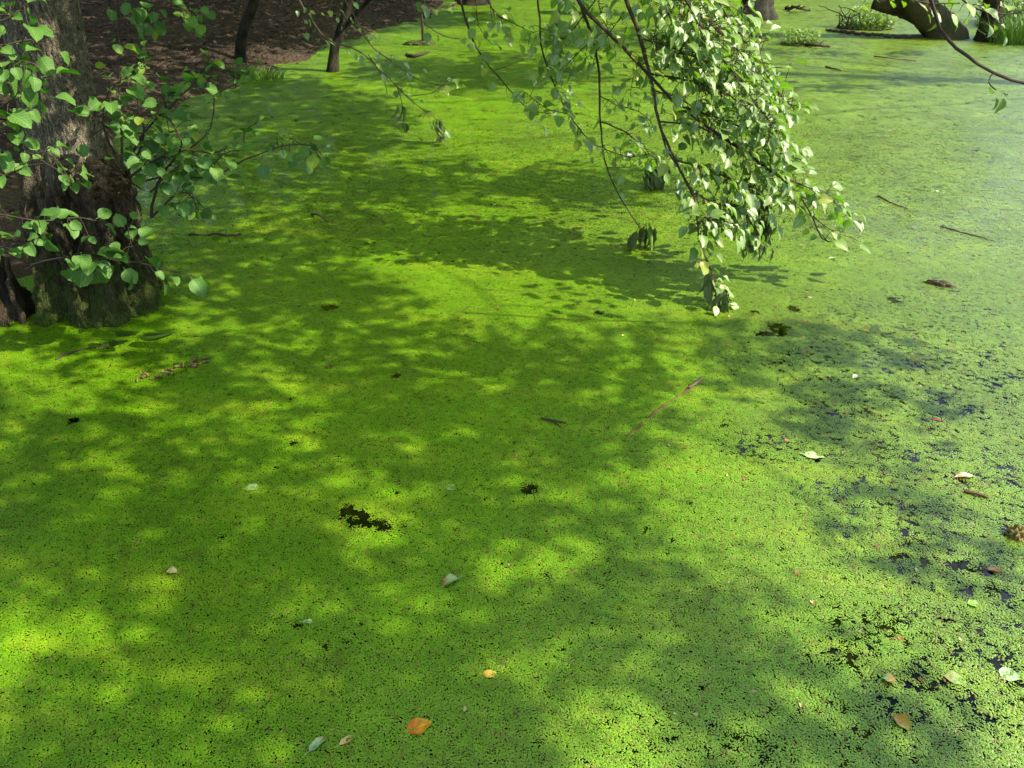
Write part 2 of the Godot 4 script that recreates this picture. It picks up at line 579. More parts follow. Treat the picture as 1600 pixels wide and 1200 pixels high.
func big_trunk() -> ArrayMesh:
	var mb := MB.new()
	var n1 := noise(41, 1.0, 3)
	var n2 := noise(42, 1.0, 4)
	var around := 150
	var hs := []
	var h := -0.4
	while h < 1.75:
		hs.append(h)
		h += 0.0105
	while h < 8.0:
		hs.append(h)
		h += 0.25
	for hh in hs:
		var r: float = trunk_radius(hh)
		var cx: float = -0.05 + 0.04 * hh
		for s in around:
			var a := TAU * s / around    # a = 0 faces right (+x), PI/2 faces the camera (+z)
			var d := Vector3(cos(a), 0, sin(a))
			var rr := r
			# old wound on the right: a bulging rotten lip from 0.05 to 0.85 m
			var da := wrapf(a - 0.55, -PI, PI)
			var low: float = 1.0 - smoothstep(0.55, 0.95, hh)
			rr += 0.05 * exp(-da * da * 3.0) * low
			var burl: float = exp(-pow(wrapf(a - 0.70, -PI, PI) / 0.40, 2.0) - pow((hh - 0.69) / 0.085, 2.0))
			rr += burl * (0.095 + 0.11 * n2.get_noise_3d(a * 9.0, hh * 30.0, 2.0))
			# deep folds between the roots
			var fold: float = n1.get_noise_3d(cos(a) * 1.5, hh * 0.55, sin(a) * 1.5)
			rr += (fold * 0.10 - 0.10 * exp(-pow(wrapf(a - 1.25, -PI, PI) / 0.16, 2.0)) * smoothstep(0.02, 0.2, hh) * (1.0 - smoothstep(0.55, 0.75, hh))) * (low * 0.9 + 0.1)
			rr += 0.03 * exp(-pow((hh - 0.02) / 0.12, 2.0)) * (0.4 + n1.get_noise_3d(cos(a) * 3.0, 7.0, sin(a) * 3.0))
			# fibres of the rotten wood, fissures of the bark higher up
			var fib: float = absf(n2.get_noise_3d(cos(a) * 6.0, hh * 4.5, sin(a) * 6.0))
			var fine: float = n2.get_noise_3d(cos(a) * 16.0, hh * 9.0, sin(a) * 16.0)
			var bark: float = absf(n2.get_noise_3d(cos(a) * 8.0 + 4.0, hh * 8.0, sin(a) * 8.0))
			rr += low * (fib * 0.05 + fine * 0.022) + (1.0 - low) * (minf(bark, 0.25) * 0.055 + fine * 0.006)
			var p := Vector3(cx, hh, 0) + d * rr
			var wood := Color(0.33, 0.305, 0.23)
			if low > 0.0:
				var rot := Color(0.045, 0.034, 0.023).lerp(Color(0.18, 0.14, 0.092), clampf(fib * 3.0 - 0.1 + fine, 0.0, 1.0))
				wood = wood.lerp(rot, clampf(low * 1.2 + n1.get_noise_3d(cos(a) * 2.0, hh * 3.0, sin(a) * 2.0), 0.0, 1.0))
			wood = wood.lerp(Color(0.28, 0.185, 0.115), clampf(burl * 1.2, 0.0, 0.85))
			var pale: float = exp(-pow(wrapf(a - 1.0, -PI, PI) / 0.45, 2.0) - pow((hh - 0.92) / 0.13, 2.0))
			wood = wood.lerp(Color(0.36, 0.33, 0.27), pale * 0.8)
			var moss: float = clampf(1.45 - hh * 3.0 + n2.get_noise_3d(a * 5.0, hh * 14.0, 5.0) * 1.1, 0.0, 1.0)
			wood = wood.lerp(Color(0.075, 0.115, 0.018), moss * 0.95)
			var tide: float = clampf(1.0 - (hh - n2.get_noise_3d(cos(a) * 4.0, 1.0, sin(a) * 4.0) * 0.05) / 0.055, 0.0, 1.0)
			wood = wood.lerp(Color(0.10, 0.19, 0.01), tide * 0.85)
			mb.add(p, d, Vector2(a, hh), wood)
	for k in hs.size() - 1:
		for s in around:
			var s2 := (s + 1) % around
			mb.quad(k * around + s, (k + 1) * around + s, (k + 1) * around + s2, k * around + s2)
	mb.smooth()
	return mb.commit()

func lump(sd: int, rx: float, ry: float, rz: float, rough: float, freq: float, c1: Color, c2: Color) -> ArrayMesh:
	var mb := MB.new()
	var nz := noise(sd, 1.0, 4)
	var na := 40
	var nb := 20
	for k in nb + 1:
		var th := PI * k / nb
		for s in na:
			var a := TAU * s / na
			var d := Vector3(sin(th) * cos(a), cos(th), sin(th) * sin(a))
			var q := nz.get_noise_3dv(d * freq)
			var r := 1.0 + q * rough
			mb.add(Vector3(d.x * rx, d.y * ry, d.z * rz) * r, d, Vector2.ZERO, c1.lerp(c2, clampf(0.5 + nz.get_noise_3dv(d * freq * 2.0 + Vector3(9, 0, 0)) * 1.4, 0.0, 1.0)))
	for k in nb:
		for s in na:
			var s2 := (s + 1) % na
			mb.quad(k * na + s, k * na + s2, (k + 1) * na + s2, (k + 1) * na + s)
	mb.smooth()
	return mb.commit()

func log_mesh(pts: Array[Vector3], r0: float, r1: float, sd: int, c1: Color, c2: Color, rough := 0.16, flare := 0.0) -> ArrayMesh:
	var mb := MB.new()
	var nz := noise(sd, 1.0, 4)
	var p := smoothed(pts, 0.045)
	tube(mb, p, r0, r1, 28)
	for k in mb.v.size() - 2:
		var ring := k / 28
		var cen := p[ring]
		var d := mb.v[k] - cen
		var f := nz.get_noise_3d(mb.v[k].x * 9.0, mb.v[k].y * 5.0, mb.v[k].z * 9.0)
		var g := absf(nz.get_noise_3d(mb.v[k].x * 26.0, mb.v[k].y * 10.0, mb.v[k].z * 26.0))
		var w := 1.0 + f * rough + (g - 0.15) * rough * 1.2 + flare * exp(-maxf(cen.y, 0.0) * 9.0)
		mb.v[k] = cen + d * w
		mb.c[k] = c1.lerp(c2, clampf(0.5 + nz.get_noise_3d(mb.v[k].x * 5.0, mb.v[k].y * 5.0, mb.v[k].z * 5.0 + 9.0) * 2.2 + d.normalized().y * 0.25, 0.0, 1.0))
	mb.smooth()
	return mb.commit()

func grass_mesh(sd: int, count: int, rx: float, rz: float, height: float, wide: float, lean: float) -> ArrayMesh:
	var rr := RandomNumberGenerator.new()
	rr.seed = sd
	var mb := MB.new()
	for k in count:
		var a := rr.randf() * TAU
		var r := sqrt(rr.randf())
		var p := Vector3(cos(a) * r * rx, 0, sin(a) * r * rz)
		var out := Vector3(cos(a) * r + rr.randf_range(-0.6, 0.6), 0, sin(a) * r + rr.randf_range(-0.6, 0.6)) * lean
		var hh := height * rr.randf_range(0.45, 1.0) * (1.0 - 0.4 * r)
		var side := Vector3(rr.randf_range(-1, 1), 0, rr.randf_range(-1, 1)).normalized() * wide
		var f := rr.randf_range(0.7, 1.25)
		var col := Color(f * rr.randf_range(0.85, 1.2), f, f)
		var ids := []
		for q in 4:
			var t := q / 3.0
			var c := p + Vector3(0, hh * (t - 0.25 * t * t), 0) + out * hh * t * t
			var w := side * (1.0 - t * 0.85)
			ids.append(mb.add(c - w, Vector3.UP, Vector2.ZERO, col))
			ids.append(mb.add(c + w, Vector3.UP, Vector2.ZERO, col))
		for q in 3:
			mb.quad(ids[q * 2], ids[q * 2 + 1], ids[q * 2 + 3], ids[q * 2 + 2])
	mb.smooth()
	return mb.commit()

func floater(label: String, p: Vector3, kind: String, size: float, yaw: float, ca: Color, cb: Color, split: float, fold: float, bend: float, sd: int) -> void:
	var m := leaf_mesh(kind, sd, fold, bend, 0.025, ca, cb, split)
	var o := obj("floating_leaf", m, M.floating)
	o.rotation.y = yaw
	o.scale = Vector3.ONE * size
	var c := Vector3(0, 0, 0.5).rotated(Vector3.UP, yaw) * size
	o.position = Vector3(p.x - c.x, 0.0032 + maxf(bend, 0.0) * size * 0.3, p.z - c.z)
	tag(o, label, "leaf", "fallen leaves floating on the pond")

func stick(label: String, pts: Array, r0: float, r1: float, m: Material, wob := 0.004, twigs := []) -> void:
	var o := thing("fallen_stick", label, "stick", pts[0], "sticks lying in the pond")
	var mb := MB.new()
	var loc: Array[Vector3] = []
	for q in pts:
		loc.append(q - pts[0])
	tube(mb, smoothed(loc, 0.03, wob), r0, r1, 7, 0.12)
	obj("stem", mb.commit(), m, o)
	for t in twigs:
		var tb := MB.new()
		var l2: Array[Vector3] = []
		for q in t:
			l2.append(q - pts[0])
		tube(tb, smoothed(l2, 0.03, wob), r1, r1 * 0.5, 5)
		obj("side_twig", tb.commit(), m, o)


# ---------------------------------------------------------------- the place
func _ready() -> void:
	R.seed = 4242
	var cam := Camera3D.new()
	cam.name = "camera"
	cam.position = Vector3(0, 1.9, 0)
	cam.rotation_degrees = Vector3(-30, 0, 0)
	cam.fov = 46.82
	cam.near = 0.05
	cam.far = 900.0
	add_child(cam)
	cam.current = true
	var we := WorldEnvironment.new()
	we.name = "world_environment"
	var env := Environment.new()
	env.background_mode = Environment.BG_SKY
	var sm := ProceduralSkyMaterial.new()
	sm.sky_top_color = Color(0.36, 0.47, 0.68)
	sm.sky_horizon_color = Color(0.78, 0.85, 0.92)
	sm.sky_curve = 0.16
	sm.ground_bottom_color = Color(0.10, 0.11, 0.08)
	sm.ground_horizon_color = Color(0.3, 0.33, 0.3)
	sm.sky_cover = sky_panorama()
	sm.energy_multiplier = 1.05
	var sky := Sky.new()
	sky.sky_material = sm
	env.sky = sky
	env.tonemap_mode = Environment.TONE_MAPPER_LINEAR
	env.tonemap_exposure = 3.0
	env.sdfgi_enabled = true
	env.ssao_enabled = true
	env.ssil_enabled = true
	we.environment = env
	add_child(we)
	var sun := DirectionalLight3D.new()
	sun.name = "sun"
	sun.light_energy = 1.6
	sun.light_color = Color(1.0, 0.95, 0.86)
	sun.light_angular_distance = 0.53
	sun.shadow_enabled = true
	add_child(sun)
	sun.look_at_from_position(sun_to * 50.0, Vector3.ZERO, Vector3.UP)

	build_materials()
	build_ground()
	build_weed()
	build_big_tree()
	build_far_trees()
	build_hanging_branches()
	build_small_things()
	build_shade_trees()
	clear_counts(self)

func build_materials() -> void:
	var bark := bark_images()
	M.bark = mat(1, 1, 1, 0.9, 0.3, Color.BLACK, bark[1], true)
	M.bark.uv1_triplanar = true
	M.bark.uv1_world_triplanar = true
	M.bark.uv1_scale = Vector3(3.4, 2.8, 3.4)
	M.bark.heightmap_enabled = true
	M.bark.heightmap_texture = bark[0]
	M.bark.heightmap_scale = 2.6
	M.far_bark = M.bark
	M.twig = mat(0.035, 0.026, 0.018, 0.8, 0.3)
	M.twig_pale = mat(0.075, 0.055, 0.038, 0.8, 0.3)
	var alder_tex := leaf_texture(8, 0.75)
	var ovate_tex := leaf_texture(9, 0.85)
	M.alder = []
	for c in [[0.11, 0.25, 0.07], [0.09, 0.215, 0.06], [0.14, 0.28, 0.065], [0.10, 0.24, 0.10], [0.19, 0.30, 0.05], [0.07, 0.17, 0.05]]:
		M.alder.append(mat(c[0], c[1], c[2] * 0.7, 0.55, 0.36, Color(0.62, 0.85, 0.2), alder_tex))
	M.ovate = []
	for c in [[0.29, 0.44, 0.12], [0.24, 0.40, 0.10], [0.34, 0.49, 0.14], [0.31, 0.45, 0.08], [0.36, 0.44, 0.07], [0.17, 0.31, 0.10]]:
		M.ovate.append(mat(c[0], c[1], c[2], 0.45, 0.72, Color(0.8, 0.95, 0.25), ovate_tex))
	M.dead_leaf = mat(0.060, 0.085, 0.022, 0.6, 0.4, Color(0.1, 0.12, 0.04))
	M.weedy_leaf = mat(0.085, 0.15, 0.02, 0.7, 0.3)
	M.floating = mat(1, 1, 1, 0.4, 0.5, Color.BLACK, ovate_tex, true)
	M.spray = mat(0.085, 0.15, 0.012, 0.5, 0.4, Color(0.9, 1.0, 0.25))
	M.forest = mat(0.05, 0.095, 0.015, 0.6, 0.3, Color(0.45, 0.6, 0.15))
	M.grass = mat(0.085, 0.17, 0.022, 0.55, 0.4, Color(0.4, 0.5, 0.15), null, true)
	M.pale_leaf = mat(0.075, 0.13, 0.03, 0.5, 0.4, Color(0.5, 0.6, 0.2))
	M.dry = mat(0.095, 0.07, 0.045, 0.8, 0.3)
	M.red_stick = mat(0.085, 0.034, 0.018, 0.7, 0.35)
	M.clod = mat(1, 1, 1, 0.85, 0.3, Color.BLACK, null, true)
	M.soil = mat(0.055, 0.040, 0.030, 0.95, 0.2, Color.BLACK, null, true)
	M.soil.uv1_triplanar = true
	M.soil.uv1_world_triplanar = true
	M.soil.uv1_scale = Vector3(0.9, 0.9, 0.9)
	M.soil.heightmap_enabled = true
	M.soil.heightmap_texture = soil_image()
	M.soil.heightmap_scale = 5.0
	M.litter = mat(1, 1, 1, 0.8, 0.3, Color.BLACK, null, true)
	M.water = mat(0.0012, 0.0018, 0.0008, 0.05, 0.30)

func build_ground() -> void:
	shore = PackedVector2Array([Vector2(-6.5, -0.5), Vector2(-5.2, -2.2), Vector2(-3.3, -3.3), Vector2(-2.8, -4.1), Vector2(-2.55, -4.9), Vector2(-2.85, -5.7), Vector2(-3.2, -6.5), Vector2(-3.22, -7.6), Vector2(-3.07, -8.8), Vector2(-2.92, -9.3), Vector2(-2.6, -10.2), Vector2(-2.02, -12.4), Vector2(-1.5, -13.7), Vector2(-0.84, -15.8), Vector2(0.4, -18), Vector2(4, -21.5), Vector2(11, -24), Vector2(17, -21), Vector2(14, -13), Vector2(12.5, -5), Vector2(11, -0.5)])
	ground_noise = noise(21, 0.55, 3)
	var xs := []
	for k in 10:
		xs.append(-13.0 - 260.0 * pow((10 - k) / 10.0, 2.0))
	for k in 126:
		xs.append(-13.0 + k * 0.25)
	for k in 10:
		xs.append(18.5 + 260.0 * pow((k + 1) / 10.0, 2.0))
	var zs := []
	for k in 10:
		zs.append(-27.0 - 300.0 * pow((10 - k) / 10.0, 2.0))
	for k in 115:
		zs.append(-27.0 + k * 0.25)
	for k in 6:
		zs.append(2.0 + 80.0 * pow((k + 1) / 6.0, 2.0))
	var mb := MB.new()
	for zz in zs:
		for xx in xs:
			var f := 0.9 + ground_noise.get_noise_2d(xx * 0.8 + 40.0, zz * 0.8) * 0.5
			mb.add(Vector3(xx, ground_height(xx, zz), zz), Vector3.UP, Vector2(xx, zz), Color(f, f, f))
	for a in zs.size() - 1:
		for b in xs.size() - 1:
			var k := a * xs.size() + b
			mb.quad(k, k + xs.size(), k + xs.size() + 1, k + 1)
	mb.smooth()
	var g := obj("ground", mb.commit(), M.soil)
	g.set_meta("kind", "structure")
	tag(g, "dark brown forest floor that slopes down into the pond", "ground")
	var pm := PlaneMesh.new()
	pm.size = Vector2(26, 26)
	var w := obj("water", pm, M.water)
	w.position = Vector3(5, 0, -12.2)
	w.set_meta("kind", "structure")
	tag(w, "dark still pond water showing between the floating weed", "water")
	# dead leaves on the bank
	var lm := leaf_mesh("ovate", 91, 0.2, 0.2, 0.05)
	var xfs := []
	var cols := PackedColorArray()
	for k in 13000:
		var px := R.randf_range(-10.5, 2.5)
		var pz := R.randf_range(-19.5, -4.5)
		var d := shore_dist(Vector2(px, pz))
		if d < -0.1 or (d < 0.5 and R.randf() > d + 0.35):
			continue
		var b := Basis(Vector3.UP, R.randf() * TAU) * Basis(Vector3.RIGHT, R.randf_range(-0.5, 0.5)) * Basis(Vector3.BACK, R.randf_range(-0.6, 0.6))
		var s := R.randf_range(0.028, 0.06)
		xfs.append(Transform3D(b.scaled(Vector3(s, s, s)), Vector3(px, maxf(ground_height(px, pz), 0.0) + 0.012, pz)))
		var f := R.randf_range(0.65, 1.25)
		cols.append(Color(0.075 * f, 0.047 * f * R.randf_range(0.8, 1.1), 0.036 * f))
	var mm := MultiMesh.new()
	mm.transform_format = MultiMesh.TRANSFORM_3D
	mm.use_colors = true
	mm.mesh = lm
	mm.instance_count = xfs.size()
	for k in xfs.size():
		mm.set_instance_transform(k, xfs[k])
		mm.set_instance_color(k, cols[k])
	var o := MultiMeshInstance3D.new()
	o.name = "leaf_litter"
	o.multimesh = mm
	o.material_override = M.litter
	o.set_meta("kind", "stuff")
	tag(o, "brown dead leaves strewn over the shaded bank", "leaf litter")
	add_child(o, true)

# a shoot of the old alder: a stem with leaves
func shoot(parent: Node3D, pts: Array, r0: float, n: int, from: float, spread: float, size: float, cap: Array, droop := 0.25, up := Vector3(0.15, 0.9, 0.55)) -> void:
	var line := smoothed(vec(pts), 0.05, 0.004)
	var stem := MB.new()
	tube(stem, line, r0, 0.0022, 6, 0.08)
	var holder := obj("shoot", ArrayMesh.new(), M.twig, parent)
	foliate(holder, line, "alder", n, from, spread, size, M.alder, up, droop, stem, cap)
	holder.mesh = stem.commit()

func build_big_tree() -> void:
	var at := Vector3(-2.05, 0, -4.12)
	var t := thing("alder_tree", "old grey alder trunk with mossy rotten foot standing in the pond, leafy shoots around it", "tree", at)
	var tr := obj("trunk", big_trunk(), M.bark, t)
	# splintered rotten lip
	var cap := [300, []]
	var off := -at
	var mb := MB.new()
	for k in 26:
		var a := R.randf_range(0.1, 1.5)
		var h := R.randf_range(0.48, 0.80)
		var r := trunk_radius(h) + R.randf_range(0.0, 0.07)
		var p := Vector3(cos(a) * r, h, sin(a) * r)
		tube(mb, vec([p, p + Vector3(cos(a) * 0.01 + R.randf_range(-0.02, 0.02), R.randf_range(-0.10, 0.03), sin(a) * 0.02), p + Vector3(R.randf_range(0.0, 0.06), R.randf_range(-0.20, -0.06), R.randf_range(-0.02, 0.05))]), R.randf_range(0.006, 0.014), 0.002, 5, 0.2, Color(0.22, 0.13, 0.08) * R.randf_range(0.5, 1.2))
	obj("splintered_wood", mb.commit(), M.bark, t)
	var S := func(a: Array) -> Array:
		var out := []
		for q in a:
			out.append(q - at)
		return out
	# over the bank to the right of the trunk
	shoot(t, S.call([Vector3(-1.778, 0.722, -4), Vector3(-1.757, 0.954, -4.05), Vector3(-1.733, 1.192, -4.1), Vector3(-1.698, 1.42, -4.15), Vector3(-1.665, 1.521, -4.15)]), 0.006, 16, 0.5, 0.07, 0.058, cap)
	shoot(t, S.call([Vector3(-1.661, 1.501, -4.1), Vector3(-1.563, 1.444, -4.05), Vector3(-1.432, 1.408, -4), Vector3(-1.274, 1.393, -4)]), 0.004, 31, 0.1, 0.09, 0.058, cap)
	shoot(t, S.call([Vector3(-1.542, 1.501, -4.1), Vector3(-1.609, 1.375, -4.1), Vector3(-1.568, 1.311, -4.1)]), 0.003, 14, 0.2, 0.06, 0.062, cap)
	shoot(t, S.call([Vector3(-1.731, 0.745, -3.95), Vector3(-1.644, 0.865, -3.9), Vector3(-1.554, 0.962, -3.9), Vector3(-1.391, 1.081, -3.85), Vector3(-1.276, 1.197, -3.85), Vector3(-1.254, 1.248, -3.85)]), 0.007, 34, 0.15, 0.10, 0.065, cap)
	shoot(t, S.call([Vector3(-1.713, 0.743, -3.9), Vector3(-1.589, 0.906, -3.85), Vector3(-1.565, 1.065, -3.8), Vector3(-1.499, 1.194, -3.8), Vector3(-1.509, 1.269, -3.8)]), 0.006, 34, 0.2, 0.11, 0.065, cap)
	shoot(t, S.call([Vector3(-1.703, 0.722, -3.9), Vector3(-1.554, 0.809, -3.85), Vector3(-1.401, 0.864, -3.8), Vector3(-1.294, 0.85, -3.8), Vector3(-1.221, 0.878, -3.8)]), 0.007, 38, 0.1, 0.11, 0.067, cap)
	shoot(t, S.call([Vector3(-1.42, 0.851, -3.85), Vector3(-1.292, 0.947, -3.85), Vector3(-1.272, 1.07, -3.9), Vector3(-1.163, 1.123, -3.9), Vector3(-1.074, 1.214, -3.9)]), 0.004, 16, 0.55, 0.06, 0.058, cap)
	shoot(t, S.call([Vector3(-1.673, 0.517, -3.95), Vector3(-1.632, 0.633, -3.95), Vector3(-1.532, 0.76, -3.9), Vector3(-1.447, 0.865, -3.9), Vector3(-1.488, 0.989, -3.9), Vector3(-1.491, 1.07, -3.9)]), 0.008, 35, 0.35, 0.11, 0.065, cap)
	shoot(t, S.call([Vector3(-1.675, 0.511, -3.95), Vector3(-1.563, 0.604, -3.9), Vector3(-1.487, 0.649, -3.9), Vector3(-1.431, 0.636, -3.85), Vector3(-1.413, 0.576, -3.85)]), 0.006, 22, 0.35, 0.09, 0.065, cap, 0.5)
	shoot(t, S.call([Vector3(-1.702, 0.678, -3.95), Vector3(-1.536, 0.707, -3.95), Vector3(-1.362, 0.707, -3.95), Vector3(-1.207, 0.766, -4), Vector3(-1.039, 0.83, -4), Vector3(-0.908, 0.836, -4), Vector3(-0.856, 0.781, -4)]), 0.005, 26, 0.62, 0.09, 0.063, cap, 0.35)
	shoot(t, S.call([Vector3(-1.632, 0.649, -3.9), Vector3(-1.462, 0.775, -3.85), Vector3(-1.32, 0.786, -3.85), Vector3(-1.239, 0.85, -3.8)]), 0.005, 27, 0.3, 0.09, 0.065, cap)
	shoot(t, S.call([Vector3(-1.2, 0.81, -4), Vector3(-1.202, 0.896, -4), Vector3(-1.124, 0.938, -4)]), 0.003, 8, 0.4, 0.05, 0.062, cap)
	shoot(t, S.call([Vector3(-1.729, 0.837, -3.85), Vector3(-1.708, 0.998, -3.75), Vector3(-1.614, 1.15, -3.7), Vector3(-1.528, 1.188, -3.7)]), 0.005, 26, 0.3, 0.10, 0.070, cap)
	# across the foot of the trunk
	shoot(t, S.call([Vector3(-2.165, 0.36, -3.7), Vector3(-2.025, 0.426, -3.65), Vector3(-1.802, 0.449, -3.6), Vector3(-1.626, 0.431, -3.6), Vector3(-1.482, 0.386, -3.6), Vector3(-1.388, 0.365, -3.6)]), 0.006, 15, 0.35, 0.07, 0.092, cap, 0.15)
	shoot(t, S.call([Vector3(-1.955, 0.429, -3.62), Vector3(-1.851, 0.476, -3.6), Vector3(-1.775, 0.422, -3.55)]), 0.004, 9, 0.3, 0.06, 0.101, cap, 0.1)
	shoot(t, S.call([Vector3(-1.612, 0.431, -3.6), Vector3(-1.635, 0.519, -3.6), Vector3(-1.633, 0.591, -3.6)]), 0.003, 8, 0.3, 0.06, 0.067, cap, 0.1)
	shoot(t, S.call([Vector3(-2.19, 0.731, -3.4), Vector3(-2.041, 0.718, -3.4), Vector3(-1.923, 0.673, -3.45), Vector3(-1.815, 0.669, -3.5), Vector3(-1.713, 0.655, -3.5)]), 0.006, 20, 0.1, 0.09, 0.063, cap, 0.15)
	shoot(t, S.call([Vector3(-2.249, 0.541, -3.4), Vector3(-2.08, 0.582, -3.4), Vector3(-1.955, 0.61, -3.4), Vector3(-1.871, 0.637, -3.4)]), 0.006, 23, 0.1, 0.10, 0.067, cap, 0.15)
	shoot(t, S.call([Vector3(-2.169, 0.804, -3.5), Vector3(-2, 0.856, -3.5), Vector3(-1.861, 0.895, -3.5), Vector3(-1.775, 0.83, -3.5), Vector3(-1.807, 0.788, -3.55)]), 0.005, 16, 0.1, 0.10, 0.063, cap, 0.15)
	shoot(t, S.call([Vector3(-1.96, 0.908, -3.5), Vector3(-1.848, 0.946, -3.5), Vector3(-1.801, 0.882, -3.5), Vector3(-1.779, 0.817, -3.5)]), 0.003, 11, 0.2, 0.06, 0.058, cap)
	# in front, along the edge of the crown
	shoot(t, S.call([Vector3(-1.897, 1.155, -3.1), Vector3(-1.749, 1.208, -3.1), Vector3(-1.653, 1.24, -3.1), Vector3(-1.627, 1.262, -3.15)]), 0.006, 20, 0.05, 0.10, 0.074, cap, 0.2)
	shoot(t, S.call([Vector3(-1.857, 1.282, -3.1), Vector3(-1.713, 1.334, -3.1), Vector3(-1.622, 1.354, -3.1), Vector3(-1.582, 1.328, -3.1)]), 0.006, 18, 0.05, 0.09, 0.072, cap, 0.2)
	shoot(t, S.call([Vector3(-1.859, 1.45, -3.2), Vector3(-1.726, 1.46, -3.2), Vector3(-1.653, 1.491, -3.2), Vector3(-1.624, 1.52, -3.2)]), 0.006, 12, 0.05, 0.10, 0.067, cap, 0.2)
	shoot(t, S.call([Vector3(-1.979, 1.062, -3.2), Vector3(-1.831, 1.097, -3.2), Vector3(-1.781, 1.074, -3.2), Vector3(-1.742, 1.131, -3.2)]), 0.004, 14, 0.2, 0.08, 0.065, cap, 0.2)
	shoot(t, S.call([Vector3(-1.878, 1.389, -3.2), Vector3(-1.725, 1.389, -3.2), Vector3(-1.659, 1.398, -3.25), Vector3(-1.68, 1.341, -3.3)]), 0.004, 9, 0.2, 0.08, 0.065, cap, 0.2)
	rest_of_leaves(t, "alder", cap[1], M.alder[0])
	# its crown, above the picture
	var xfs := []
	for k in 520:
		var d := Vector3(R.randf_range(-1, 1), R.randf_range(-1, 1), R.randf_range(-1, 1))
		if d.length() > 1.0:
			continue
		xfs.append(Transform3D(Basis(Vector3.UP, R.randf() * TAU).scaled(Vector3.ONE * 1.3), Vector3(-0.3, 6.4, -2.0) + d * Vector3(3.0, 2.2, 3.8)))
	crown(t, xfs, spray_mesh(8, 40, 0.34, 0.10), M.spray)
	# rotten stump beside it
	var s := thing("rotten_stump", "dark splintered stump beside the mossy foot of the old alder", "stump", Vector3(-2.518, 0, -4.005))
	obj("stump_wood", log_mesh(vec([Vector3(0.0, -0.2, 0), Vector3(-0.02, 0.1, 0.0), Vector3(-0.06, 0.28, -0.03), Vector3(-0.12, 0.42, -0.05)]), 0.16, 0.05, 61, Color(0.030, 0.028, 0.02), Color(0.12, 0.105, 0.07), 0.5, 0.5), M.bark, s)
	for k in 5:
		var tb := MB.new()
		var p := Vector3(R.randf_range(-0.08, 0.12), 0.0, R.randf_range(0.02, 0.16))
		tube(tb, smoothed(vec([p + Vector3(-0.02, 0.30, -0.08), p + Vector3(0, 0.12, -0.02), p + Vector3(0.05, -0.03, 0.03)]), 0.03, 0.006), 0.012, 0.018, 6, 0.2, Color(0.10, 0.078, 0.05))
		obj("root", tb.commit(), M.bark, s)

func small_tree(called: String, label: String, pts: Array, r0: float, r1: float, c1: Color, c2: Color, group := "", forks := []) -> Node3D:
	var at: Vector3 = pts[0]
	var t := thing(called, label, "tree", Vector3(at.x, 0, at.z), group)
	var loc: Array[Vector3] = []
	for q in pts:
		loc.append(q - t.position)
	loc[0].y = -0.25
	obj("trunk", log_mesh(loc, r0, r1, used.size() * 7 + 3, c1, c2, 0.14, 0.5), M.far_bark, t)
	for f in forks:
		var l2: Array[Vector3] = []
		for q in f:
			l2.append(q - t.position)
		obj("limb", log_mesh(l2, r1 * 0.9, r1 * 0.5, used.size() * 7 + 5, c1, c2, 0.14), M.far_bark, t)
	return t

func forest_tree(x: float, z: float, height: float, wide: float, label: String, sprays: int, mesh: Mesh, lean := 0.0) -> void:
	var y := ground_height(x, z)
	var t := thing("forest_tree", label, "tree", Vector3(x, y, z), "trees of the wood round the pond")
	var mb := MB.new()
	tube(mb, smoothed(vec([Vector3(0, -0.3, 0), Vector3(R.randf_range(-0.1, 0.1), height * 0.3, 0), Vector3(R.randf_range(-0.4, 0.4), height * 0.65, 0.2), Vector3(0, height * 0.95, 0)]), 0.4), 0.17 + height * 0.009, 0.04, 14, 0.05, Color(0.085, 0.072, 0.055))
	obj("trunk", mb.commit(), M.far_bark, t)
	var lm := MB.new()
	for k in 7:
		var a := R.randf() * TAU
		var h := height * R.randf_range(0.3, 0.75)
		tube(lm, smoothed(vec([Vector3(0, h, 0), Vector3(cos(a) * wide * 0.4, h + wide * 0.25, sin(a) * wide * 0.4), Vector3(cos(a) * wide * 0.85, h + wide * 0.35, sin(a) * wide * 0.85)]), 0.4), 0.07, 0.02, 7, 0.05, Color(0.085, 0.072, 0.055))
	obj("limbs", lm.commit(), M.far_bark, t)
	var xfs := []
	for k in sprays:
		var d := Vector3(R.randf_range(-1, 1), R.randf_range(-1, 1), R.randf_range(-1, 1)).normalized() * pow(R.randf(), 0.4)
		xfs.append(Transform3D((Basis(Vector3.UP, R.randf() * TAU) * Basis(Vector3.RIGHT, R.randf_range(-0.4, 0.4))).scaled(Vector3.ONE * R.randf_range(0.8, 1.3)), Vector3(lean, height * 0.62, 0) + d * Vector3(wide, height * 0.42, wide)))
	crown(t, xfs, mesh, M.forest)

